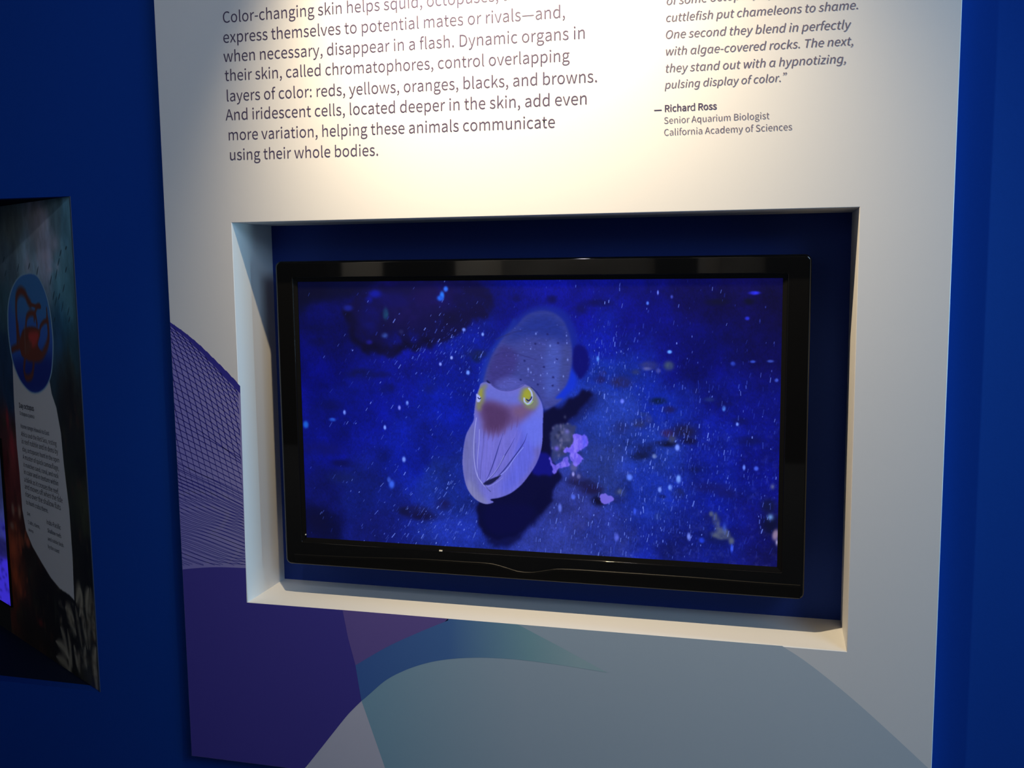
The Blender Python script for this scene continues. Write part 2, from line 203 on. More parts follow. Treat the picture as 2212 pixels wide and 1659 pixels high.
# ---------------------------------------------------------------- the setting
def slab_with_holes(xs, zs, holes, y0, y1):
    """Wall slab cut on a grid of xs, zs, leaving out the cells inside any hole; reveals are closed."""
    bm = bmesh.new(); solid = {}
    for i in range(len(xs)-1):
        for k in range(len(zs)-1):
            cx, cz = (xs[i]+xs[i+1])/2, (zs[k]+zs[k+1])/2
            solid[i, k] = not any(a < cx < b and c < cz < d for a, b, c, d in holes)
    def q(*P): bm.faces.new([bm.verts.new(p) for p in P])
    for (i, k), s in solid.items():
        if not s: continue
        a, b, c, d = xs[i], xs[i+1], zs[k], zs[k+1]
        q((a, y0, c), (b, y0, c), (b, y0, d), (a, y0, d)); q((a, y1, c), (a, y1, d), (b, y1, d), (b, y1, c))
        if not solid.get((i-1, k)): q((a, y0, c), (a, y0, d), (a, y1, d), (a, y1, c))
        if not solid.get((i+1, k)): q((b, y0, c), (b, y1, c), (b, y1, d), (b, y0, d))
        if not solid.get((i, k-1)): q((a, y0, c), (a, y1, c), (b, y1, c), (b, y0, c))
        if not solid.get((i, k+1)): q((a, y0, d), (b, y0, d), (b, y1, d), (a, y1, d))
    bmesh.ops.remove_doubles(bm, verts=bm.verts, dist=1e-5)
    return bm

RX, RZ0, RZ1 = -0.4532, -0.2850, 0.9715        # right edge, sill and head of the recess on the left
ANG = math.radians(29.5); PU = Vector((math.cos(ANG), -math.sin(ANG), 0))    # along the slanted graphic, to the right
RL = 1.60                                       # its length
RX0 = RX - RL*PU.x                              # left end of the recess
wf = frombm('wall_front', slab_with_holes([RX, -0.03, W+0.03, 5.0], [FLOOR, -0.03, H+0.03, CEIL],
            [(-0.03, W+0.03, -0.03, H+0.03)], TH, TH+0.03), M['blue']); struct(wf)
def plate(name, x0, x1, y0, y1, z0, z1, mat):
    bm = bmesh.new(); box(bm, x0, x1, y0, y1, z0, z1); return struct(frombm(name, bm, mat))
plate('trim_2', RX0, RX, TH, TH+0.03, RZ1, CEIL, M['blue'])          # wall over the recess
plate('trim_3', RX0, RX, TH, TH+0.03, FLOOR, RZ0, M['blue'])         # wall under the recess
plate('wall_left', -3.2, RX0, TH, TH+0.03, FLOOR, CEIL, M['blue'])
# recess lining: head, sill and left return
yb = TH + 0.0305; ye = TH + RL*math.sin(ANG) + 0.04
bm = bmesh.new()
def prism(bm, tri, z0, z1):
    a = [bm.verts.new((x, y, z0)) for x, y in tri]; b = [bm.verts.new((x, y, z1)) for x, y in tri]
    bm.faces.new(a[::-1]); bm.faces.new(b)
    for i in range(len(tri)): j = (i+1) % len(tri); bm.faces.new((a[i], a[j], b[j], b[i]))
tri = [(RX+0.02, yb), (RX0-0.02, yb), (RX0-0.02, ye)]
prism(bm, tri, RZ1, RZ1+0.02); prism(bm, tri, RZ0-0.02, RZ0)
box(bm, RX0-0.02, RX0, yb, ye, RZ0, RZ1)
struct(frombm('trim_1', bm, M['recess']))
plate('floor', -3.2, 5.0, -6.0, 0.6, FLOOR-0.05, FLOOR, M['carpet'])
plate('ceiling', -3.2, 5.0, -6.0, TH, CEIL, CEIL+0.05, M['ceiling'])
wb = plate('wall_back', -3.2, 5.0, -6.1, -6.0, FLOOR, CEIL, M['far'])
for x0, x1, mt in ((-3.2, -2.5, 'reflection_black'), (-2.0, -1.44, 'reflection_black'), (-0.98, 0.30, 'reflection_grey'), (0.30, 0.62, 'reflection_black'), (0.80, 1.15, 'reflection_grey'), (1.15, 5.0, 'reflection_black')):  # unseen blocks added so the glossy bezel mirrors dark and grey patches
    bm = bmesh.new(); box(bm, x0, x1, -6.0, -5.7 if mt == 'reflection_black' else -5.8, FLOOR, CEIL, 0.01)
    frombm('reflection_block', bm, M[mt], wb)

# ---------------------------------------------------------------- the panel
panel = thing('exhibit_panel', 'tall off-white exhibit panel with printed text, wave art and a screen niche', 'panel', (W/2, 0, PB))
ch = 0.0012
bm = bmesh.new()
def ringpts(x0, x1, z0, z1, y): return [(x0, y, z0), (x1, y, z0), (x1, y, z1), (x0, y, z1)]
rings = [ringpts(PL, PR, PB, PT, TH-0.001), ringpts(PL, PR, PB, PT, ch), ringpts(PL+ch, PR-ch, PB+ch, PT-ch, 0),
         ringpts(-ch, W+ch, -ch, H+ch, 0), ringpts(0, W, 0, H, ch), ringpts(-0.015, W+0.015, -0.015, H+0.015, ch),
         ringpts(-0.015, W+0.015, -0.015, H+0.015, TH-0.001), ringpts(PL, PR, PB, PT, TH-0.001)]
vv = [[bm.verts.new(p) for p in r] for r in rings]
for a, b in zip(vv, vv[1:]):
    for i in range(4): j = (i+1) % 4; bm.faces.new((a[i], a[j], b[j], b[i]))
bmesh.ops.remove_doubles(bm, verts=bm.verts, dist=1e-6)
frombm('front_face', bm, M['white'], panel)
T = 0.012
for nm, b_ in (('niche_side', (-T, 0, ch, D, -T, H+T)), ('niche_side', (W, W+T, ch, D, -T, H+T)),
               ('niche_sill', (0, W, ch, D, -T, 0)), ('niche_head', (0, W, ch, D, H, H+T))):
    bm = bmesh.new(); box(bm, *b_); frombm(nm, bm, M['niche_white'], panel)
bm = bmesh.new(); box(bm, -T, W+T, D, D+0.015, -T, H+T)
o = frombm('niche_back', bm, M['blue_dark'], panel); o['label'] = 'deep blue back board of the niche behind the television'

# printed art on the lower part of the panel
def flat(name, pts, mat, layer, label=None):
    """A printed area: outline in photograph pixels brought onto the panel's face."""
    P = [at(x, y, 0.0) for x, y in pts]
    y = -0.00012*layer
    def cl(v): return (min(max(v.x, PL+ch), PR-ch), y, max(v.z, PB+ch))
    bm = bmesh.new(); f = bm.faces.new([bm.verts.new(cl(v)) for v in P])
    if f.normal.y > 0: f.normal_flip()
    bmesh.ops.triangulate(bm, faces=[f])
    me = bpy.data.meshes.new(name); bm.to_mesh(me); bm.free(); me.materials.append(mat)
    o = bpy.data.objects.new(name, me); COL.objects.link(o); o.parent = panel
    if label: o['label'] = label
    return o
sill = [at(x, 0, 0) for x in (0,)]
def sillpx(px):                                   # lower edge of the niche at this column of the photograph
    return 1300 + (px - 533) * (1406 - 1300) / (1827 - 533) + 0.6
c = catmull([(740, 1540), (781, 1514), (830, 1472), (870, 1450), (915, 1434), (960, 1425), (1010, 1421), (1060, 1421), (1130, 1426), (1220, 1438), (1312, 1453)], 8)
low = [p for p in c if p[0] >= 781]
left_low = catmull([(781, 1514), (752, 1543), (722, 1580), (692, 1618), (655, 1664), (600, 1730)], 6)
right_arc = catmull([(1690, 1396), (1735, 1425), (1790, 1467), (1850, 1517), (1920, 1580), (2008, 1662), (2060, 1712)], 8)
flat('printed_wave', [(781, 1514), (835, 1668), (860, 1760), (2060, 1860), (2060, 1712)] + right_arc[::-1][1:] +
     [(1690, sillpx(1690)), (1118, sillpx(1118))] + [(1215, 1400), (1312, 1453)] + low[::-1][1:-1],
     across('pale_teal_print', [(0, (0.23, 0.42, 0.56)), (0.35, (0.37, 0.48, 0.59)), (1, (0.47, 0.545, 0.61))], 0.30, 1.35), 1, 'pale teal printed wave across the foot of the panel')
flat('printed_crescent', low + [(1215, 1400), (1118, sillpx(1118)), (968, sillpx(968))] + catmull([(968, 1340), (900, 1368), (835, 1398), (768, 1437)], 6)[1:] + [(775, 1480)],
     across('navy_to_teal_print', [(0, (0.05, 0.14, 0.44)), (0.45, (0.07, 0.18, 0.46)), (0.8, (0.22, 0.42, 0.50)), (1, (0.34, 0.50, 0.56))], 0.26, 0.80), 2, 'navy to teal printed crescent under the niche')
flat('printed_wedge', [(740, sillpx(740)), (752, 1378), (768, 1437)] + catmull([(768, 1437), (835, 1398), (900, 1368), (968, 1340)], 6)[1:] + [(968, sillpx(968))],
     paint('plum_print', (0.15, 0.105, 0.38), 0.5), 2, 'plum coloured printed wedge under the niche')
flat('printed_field', catmull([(385, 1231), (425, 1227), (470, 1225), (531, 1227)], 6) + [(533, 1301.5), (740, sillpx(740)), (752, 1378), (768, 1437), (775, 1480), (781, 1514)] + left_low[1:] + [(380, 1760)],
     paint('dark_violet_print', (0.056, 0.044, 0.33), 0.5), 3, 'dark violet printed field at the lower left corner')
flat('printed_triangle', [(781, 1514), (835, 1668), (664, 1659)] + [q for q in left_low[::-1] if q[1] < 1652][:-1], paint('pale_lavender_print', (0.56, 0.57, 0.70), 0.5), 1, 'pale lavender printed triangle at the foot of the panel')
env = catmull([(360, 691), (372, 699), (400, 719), (430, 744), (460, 773), (490, 803), (519, 834)], 8)
flat('printed_lattice_ground', env + [(531, 1227), (470, 1225), (425, 1227), (385, 1231)],
     across('lavender_print', [(0, (0.24, 0.22, 0.60)), (1, (0.28, 0.26, 0.56))], PL, 0), 2, 'lavender printed ground behind the lattice')
# lattice lines: two families of thin curves leaving the upper edge
LV, LF = [], []
def ribbon(P, wpx):
    P = [p for p in P if p[0] > 340]
    if len(P) < 2: return
    base = len(LV); last = None; n = 0
    for i, p in enumerate(P):
        a = P[max(i-1, 0)]; b = P[min(i+1, len(P)-1)]; dx, dy = b[0]-a[0], b[1]-a[1]; l = math.hypot(dx, dy) or 1
        wp = wpx(p[1]) if callable(wpx) else wpx
        nx, ny = -dy/l*wp/2, dx/l*wp/2
        for s in (1, -1):
            v = at(p[0]+s*nx, p[1]+s*ny, 0.0)
            LV.append((min(max(v.x, PL+ch), -ch), -0.00045, v.z))
        n += 1
    for i in range(n-1):
        k = base + 2*i
        q = [LV[j] for j in (k, k+1, k+3, k+2)]
        if len({(round(v[0], 5)) for v in q}) > 1: LF.append((k, k+1, k+3, k+2))
ex = [p[0] for p in env]; ey = [p[1] for p in env]
def env_y(x): return float(np.interp(x, ex, ey))
def soft(y):                                     # the lines thin out towards the violet field
    return 1.7 if y < 980 else max(0.8, 1.7 - (y-980)/140)
y0 = 700.0
for i in range(62):                              # family running gently down to the right
    y0 += min(4.5 + 0.8*i, 12.5) if y0 < 1010 else 8.0
    if y0 > 1224: break
    P = []; s0 = max(0.34, 0.70 - 0.0095*i)
    for k in range(30):
        x = 362 + k*6; u = x - 369
        y = y0 + s0*u + (0.0010 if y0 < 900 else 0.0002)*u*u
        if y > 1221: break
        P.append((x, max(y, env_y(x) + 1)))
    ribbon(P, soft(y0))
for j in range(-3, 44):                          # family that peels off the upper edge and steepens
    x0 = 516 - j*7.0
    x, y = x0, env_y(min(x0, 519)) if x0 >= 360 else 691 + (x0-360)*0.66
    a = math.radians(43); P = [(x, y)]
    for k in range(160):
        a += (math.radians(77) - a)*0.085
        x += 5*math.cos(a); y += 5*math.sin(a)
        if y > 1085 or x > 530: break
        P.append((x, y))
    if j % 2 == 0: ribbon(P, lambda yy: 1.8 if yy < 940 else max(0.4, 1.8 - (yy-940)/95))
for i in range(26):                              # finer lines under them, crossing at a slight angle
    y0 = 985 + 9.2*i; P = []
    for k in range(30):
        x = 362 + k*6; u = x - 369
        y = y0 + (0.62 - 0.012*i)*u - 0.0006*u*u + 3*math.sin(u/26 + i*.5)
        if y > 1221: break
        P.append((x, y))
    ribbon(P, 1.0)
lat = mesh('printed_lattice', LV, LF, paint('indigo_print', (0.028, 0.024, 0.30), 0.5), panel)
lat['kind'] = 'stuff'; lat['label'] = 'fine indigo lattice of crossing printed lines'
# solid indigo band along the upper edge of the lattice
band = [(x, y) for x, y in env] + [(x, y + 6 + 10*min(1, (x-360)/120)) for x, y in env[::-1]]
flat('printed_edge_band', band, bpy.data.materials['indigo_print'], 4, 'solid indigo band along the upper edge of the lattice')

# text on the panel: (words, start x, z, end x, end z)
L1 = [("Color-changing skin helps", 482.5, 49.6, 823.5, 22.4), ("express themselves to potential mates", 483.4, 92.8, 1004, 54),
      ("when necessary, disappear in a flash. Dynamic organs in", 484.6, 134, 1268, 83), ("their skin, called chromatophores, control overlapping", 487.4, 175, 1233, 132),
      ("layers of color: reds, yellows, oranges, blacks, and browns.", 490, 219, 1294, 177), ("And iridescent cells, located deeper in the skin, add even", 489.5, 260, 1272, 225),
      ("more variation, helping these animals communicate", 494, 303, 1202, 275.4), ("using their whole bodies.", 497, 346, 821, 335.6)]
TAIL = {0: " squid, octopuses, and", 1: " or rivals\u2014and,"}
def adv(t): return sum(GLYPHS[c][0] for c in t) / 1000
for k, (t, x0, y0, x1, y1) in enumerate(L1):
    a, b = at(x0, y0, 0), at(x1, y1, 0); d = b - a; em = d.length / adv(t)
    ux = d.normalized(); uz = Vector((-ux.z, 0, ux.x))
    lettering('text_line', t + TAIL.get(k, ''), a + Vector((-0.002, -0.0007, 0)), ux, uz, em, M['ink'], panel, ysc=1.04, bold=-0.00005)
L2 = [("cuttlefish put chameleons to shame.", 1437.7, 47.5, 1855.8, 19.5), ("One second they blend in perfectly", 1436.5, 83.8, 1837, 62),
      ("with algae-covered rocks. The next,", 1436.5, 120, 1845, 97.4), ("they stand out with a hypnotizing,", 1436.5, 156.7, 1829.3, 135.6), ("pulsing display of color.\u201d", 1435.7, 191.7, 1712, 175)]
def italic(t): return t.replace('a', '\u0251').replace('g', '\u0261')
a = at(1437.7, 11, 0)
lettering('quote_line', italic("of some octopus, squid, and"), a + Vector((0, -0.0007, 0)), (1, 0, -0.003), (0.003, 0, 1), 0.0622, M['ink_grey'], panel, slant=0.17)
for t, x0, y0, x1, y1 in L2:
    a, b = at(x0, y0, 0), at(x1, y1, 0); d = b - a; t = italic(t); ux = d.normalized(); uz = Vector((-ux.z, 0, ux.x))
    lettering('quote_line', t, a + Vector((-0.001, -0.0007, 0)), ux, uz, min(d.length / adv(t), 0.066), M['ink_grey'], panel, ysc=min(1, 0.0630/(d.length/adv(t))), slant=0.17)
L3 = [("\u2014 ", None, 0), ("Richard Ross", (1435.7, 241.6, 1549.5, 235.8), 0.0003), ("Senior Aquarium Biologist", (1434.6, 267.3, 1663, 257), -0.0001), ("California Academy of Sciences", (1434.6, 293, 1712.4, 279.8), -0.0001)]
for t, q, bo in L3:
    if q is None:
        bm = bmesh.new(); a, b = at(1413, 238.5, 0), at(1429, 237.5, 0); box(bm, a.x, b.x, -0.0008, -0.0002, a.z-0.001, a.z+0.001)
        frombm('text_dash', bm, M['ink'], panel); continue
    a, b = at(q[0], q[1], 0), at(q[2], q[3], 0)
    lettering('credit_line', t, a + Vector((-0.001, -0.0007, 0)), (1, 0, 0), (0, 0, 1), (b-a).length/adv(t), M['ink' if bo > 0 else 'ink_grey'], panel, bold=bo, ysc=1.02)
keep(panel)

# ---------------------------------------------------------------- painted pictures (numpy), shown on flat screens and a flat print
rng = np.random.default_rng(7)
def homography(src, dst):
    A = []; B = []
    for (x, y), (u, v) in zip(src, dst):
        A.append([x, y, 1, 0, 0, 0, -u*x, -u*y]); B.append(u); A.append([0, 0, 0, x, y, 1, -v*x, -v*y]); B.append(v)
    return np.append(np.linalg.solve(np.array(A, float), np.array(B, float)), 1).reshape(3, 3)
class Picture:
    def __init__(s, w, h, Hm):
        s.w, s.h, s.H = w, h, Hm; s.a = np.zeros((h, w, 3), np.float32)
        s.Y, s.X = np.mgrid[0:h, 0:w].astype(np.float32)
        s.k = None
    def p(s, q):
        v = s.H @ np.array([q[0], q[1], 1.0]); return v[0]/v[2], v[1]/v[2]
    def P(s, pts): return [s.p(q) for q in pts]
    def noise(s, cell, seed=0, sx=1, sy=1):
        r = np.random.default_rng(seed); gw = int(s.w/(cell*sx)) + 3; gh = int(s.h/(cell*sy)) + 3
        g = r.random((gh, gw)).astype(np.float32)
        x = s.X[0]/(cell*sx); y = s.Y[:, 0]/(cell*sy); xi = x.astype(int); yi = y.astype(int)
        fx = x-xi; fy = y-yi; fx = fx*fx*(3-2*fx); fy = fy*fy*(3-2*fy)
        a = g[yi][:, xi]*(1-fx) + g[yi][:, xi+1]*fx; b = g[yi+1][:, xi]*(1-fx) + g[yi+1][:, xi+1]*fx
        return a*(1-fy)[:, None] + b*fy[:, None]
    def fbm(s, cell, seed=0, n=4, sx=1, sy=1):
        t = 0; wsum = 0
        for k in range(n):
            if cell/2**k < 1.2: break
            t = t + s.noise(cell/2**k, seed+k, sx, sy)*0.55**k; wsum += 0.55**k
        return t/wsum
    def mask(s, pts, soft=1.0, warp=0):
        """Antialiased polygon mask over its own window, softened by box blurs."""
        pts = np.array(pts); pad = int(soft*3)+3
        x0 = max(int(pts[:, 0].min())-pad, 0); x1 = min(int(pts[:, 0].max())+pad, s.w)
        y0 = max(int(pts[:, 1].min())-pad, 0); y1 = min(int(pts[:, 1].max())+pad, s.h)
        if x1 <= x0 or y1 <= y0: return None
        X = s.X[y0:y1, x0:x1]; Y = s.Y[y0:y1, x0:x1]; ins = np.zeros(X.shape, bool)
        if warp: X = X + warp*s.wx[y0:y1, x0:x1]; Y = Y + warp*s.wy[y0:y1, x0:x1]
        j = len(pts)-1
        for i in range(len(pts)):
            xi, yi = pts[i]; xj, yj = pts[j]
            if yi != yj: ins ^= ((yi > Y) != (yj > Y)) & (X < (xj-xi)*(Y-yi)/(yj-yi) + xi)
            j = i
        mk = ins.astype(np.float32)
        r = max(int(round(soft)), 0)
        for _ in range(2 if r else 0):
            for ax in (0, 1):
                c = np.cumsum(np.pad(mk, [(r+1, r) if k == ax else (0, 0) for k in (0, 1)], mode='edge'), axis=ax)
                mk = ((c[2*r+1:] - c[:-2*r-1]) if ax == 0 else (c[:, 2*r+1:] - c[:, :-2*r-1]))/(2*r+1)
        return (slice(y0, y1), slice(x0, x1)), mk
    def fill(s, pts, col, alpha=1.0, soft=1.0, mod=None, smooth=True, px=True, warp=0):
        if px: pts = s.P(pts)
        if smooth and len(pts) > 3: pts = catmull(pts, 6, True)
        r = s.mask(pts, soft, warp)
        if r is None: return
        sl, mk = r; mk = mk*alpha
        if mod is not None: mk = mk*mod[sl]
        s.a[sl] = s.a[sl]*(1-mk[..., None]) + np.array(col, np.float32)*mk[..., None]
    def blob(s, x, y, rx, ry, col, alpha=1.0, rot=0, mod=None, hard=1.0):
        """Soft ellipse, centre and radii in photograph pixels."""
        u, v = s.p((x, y)); u1, _ = s.p((x+rx, y)); _, v1 = s.p((x, y+ry)); a = max(abs(u1-u), .8); b = max(abs(v1-v), .8)
        R = int(max(a, b)*3)+2; x0, x1, y0, y1 = max(int(u)-R, 0), min(int(u)+R, s.w), max(int(v)-R, 0), min(int(v)+R, s.h)
        if x1 <= x0 or y1 <= y0: return
        sl = (slice(y0, y1), slice(x0, x1)); dx = s.X[sl]-u; dy = s.Y[sl]-v; c, n = math.cos(rot), math.sin(rot)
        q = ((dx*c+dy*n)/a)**2 + ((-dx*n+dy*c)/b)**2
        mk = np.exp(-(q**hard)*0.9)*alpha
        if mod is not None: mk = mk*mod[sl]
        s.a[sl] = s.a[sl]*(1-mk[..., None]) + np.array(col, np.float32)*mk[..., None]
    def stroke(s, pts, wid, col, alpha=1.0, px=True, taper=False):
        P = s.P(pts) if px else pts; P = catmull(P, 8) if len(P) > 2 else P
        P = np.array(P); x0 = max(int(P[:, 0].min()-wid*2-2), 0); x1 = min(int(P[:, 0].max()+wid*2+3), s.w)
        y0 = max(int(P[:, 1].min()-wid*2-2), 0); y1 = min(int(P[:, 1].max()+wid*2+3), s.h)
        if x1 <= x0 or y1 <= y0: return
        sl = (slice(y0, y1), slice(x0, x1)); X = s.X[sl]; Y = s.Y[sl]; best = np.full(X.shape, 1e9, np.float32)
        n = len(P)-1
        for i in range(n):
            ax, ay = P[i]; bx, by = P[i+1]; dx, dy = bx-ax, by-ay; L = dx*dx+dy*dy+1e-9
            t = np.clip(((X-ax)*dx+(Y-ay)*dy)/L, 0, 1); d = np.hypot(X-ax-t*dx, Y-ay-t*dy)
            wl = wid*(math.sin(math.pi*min(max((i+.5)/n, .06), .94)) if taper else 1)
            best = np.minimum(best, d/max(wl, .5))
        mk = np.clip(1.25-best, 0, 1)*alpha
        s.a[sl] = s.a[sl]*(1-mk[..., None]) + np.array(col, np.float32)*mk[..., None]
    def image(s, name):
        im = bpy.data.images.new(name, s.w, s.h, alpha=False)
        px = np.ones((s.h, s.w, 4), np.float32); px[..., :3] = np.clip(s.a[::-1]/255, 0, 1)
        im.pixels.foreach_set(px.ravel()); im.update(); im.pack(); return im
def screen_mat(name, im, strength, base=0.004, rough=0.25):
    mt, nt, b = nodes(name); t = nt.nodes.new('ShaderNodeTexImage'); t.image = im; t.extension = 'EXTEND'
    b.inputs['Base Color'].default_value = (base, base, base, 1); b.inputs['Roughness'].default_value = rough
    b.inputs['Specular IOR Level'].default_value = 0.06
    nt.links.new(t.outputs['Color'], b.inputs['Emission Color']); b.inputs['Emission Strength'].default_value = strength
    return mt
def print_mat(name, im, rough=0.45, gain=1.0):
    mt, nt, b = nodes(name); t = nt.nodes.new('ShaderNodeTexImage'); t.image = im; t.extension = 'EXTEND'
    b.inputs['Roughness'].default_value = rough; nt.links.new(t.outputs['Color'], b.inputs['Base Color']); return mt
def quad(name, P, mat, parent):
    o = mesh(name, P, [(0, 1, 2, 3)], mat, parent)
    uv = o.data.uv_layers.new(name='UVMap')
    for l, c in zip(uv.data, ((0, 0), (1, 0), (1, 1), (0, 1))): l.uv = c
    return o

# the film still: a cuttlefish over a dark sandy bed
SW, SH = 1500, 842
S = Picture(SW, SH, homography([(643, 612), (1691, 600), (1682, 1221), (669, 1167)], [(0, 0), (SW, 0), (SW, SH), (0, SH)]))
S.wx = S.fbm(26, 301, 4)*2 - 1; S.wy = S.fbm(26, 311, 4)*2 - 1
pal = [(650, 620, (4, 8, 45)), (700, 700, (4, 8, 85)), (850, 660, (12, 10, 80)), (1000, 640, (10, 12, 90)), (1100, 640, (5, 12, 120)), (1260, 640, (8, 14, 135)), (1380, 680, (7, 12, 125)),
       (1500, 640, (8, 8, 85)), (1600, 620, (10, 8, 70)), (1680, 640, (10, 8, 62)), (1500, 760, (6, 10, 105)), (1660, 760, (8, 8, 78)), (680, 800, (3, 8, 110)), (780, 860, (6, 16, 130)),
       (900, 780, (8, 18, 140)), (960, 860, (6, 24, 150)), (1000, 740, (8, 26, 150)), (900, 980, (8, 24, 145)), (700, 950, (6, 14, 120)), (680, 1060, (10, 16, 95)), (690, 1150, (6, 10, 60)),
       (800, 1080, (12, 24, 110)), (820, 1150, (14, 22, 105)), (950, 1050, (18, 38, 135)), (1000, 1150, (24, 42, 145)), (1320, 720, (8, 22, 140)), (1320, 820, (16, 42, 155)), (1310, 900, (30, 55, 160)),
       (1420, 860, (12, 34, 150)), (1560, 860, (8, 16, 120)), (1660, 880, (8, 14, 108)), (1300, 1000, (38, 58, 150)), (1400, 960, (24, 48, 150)), (1420, 1050, (20, 44, 160)), (1250, 1100, (42, 52, 140)),
       (1300, 1150, (34, 48, 145)), (1230, 1180, (42, 55, 145)), (1420, 1160, (18, 34, 145)), (1540, 960, (12, 26, 145)), (1560, 1050, (10, 24, 135)), (1660, 1000, (8, 14, 110)),
       (1540, 1160, (12, 24, 125)), (1660, 1120, (12, 14, 95)), (1670, 1210, (14, 16, 90)), (1480, 1200, (16, 26, 120))]
num = np.zeros((SH, SW, 3), np.float32); den = np.zeros((SH, SW), np.float32)
wx = S.X + (S.fbm(90, 11)-.5)*120; wy = S.Y + (S.fbm(90, 21)-.5)*120
for x, y, c in pal:
    u, v = S.p((x, y)); wgt = 1/(((wx-u)**2 + (wy-v)**2)/900 + 1)**2.0
    num += wgt[..., None]*np.array(c, np.float32); den += wgt
S.a = num/den[..., None]
mott = S.fbm(70, 31, 5); S.a *= (0.72 + 0.56*mott)[..., None]
S.a *= (0.80 + 0.20*S.fbm(7, 41, 3) + 0.22*S.fbm(2.6, 44, 2, .8, 1.8))[..., None]
S.a += (np.clip(S.fbm(12, 47, 3)-.55, 0, 1)*(60*np.clip((S.X-500)/900, 0, 1)*np.clip((S.Y-150)/500, 0, 1)))[..., None]*np.array((.8, .8, .9), np.float32)
rough_m = np.clip((S.fbm(46, 51, 5)-.30)*4, 0, 1)
rock = np.clip((S.fbm(60, 61, 5)-.22)*3.4, 0, 1)
S.fill([(752, 652), (742, 668), (755, 708), (768, 745), (800, 765), (850, 772), (905, 760), (950, 742), (1000, 722), (1016, 695), (1050, 690), (1062, 650), (1040, 618), (960, 604), (880, 606), (820, 622), (790, 640)], (10, 9, 62), .92, 5, rock, warp=26)
S.fill([(744, 672), (768, 690), (778, 735), (845, 750), (930, 738), (935, 752), (860, 768), (790, 764), (762, 735)], (5, 5, 40), .85, 6, .45+.55*rough_m, warp=24)
S.fill([(645, 605), (820, 600), (800, 625), (745, 648), (690, 655), (645, 660)], (4, 6, 40), .8, 12)
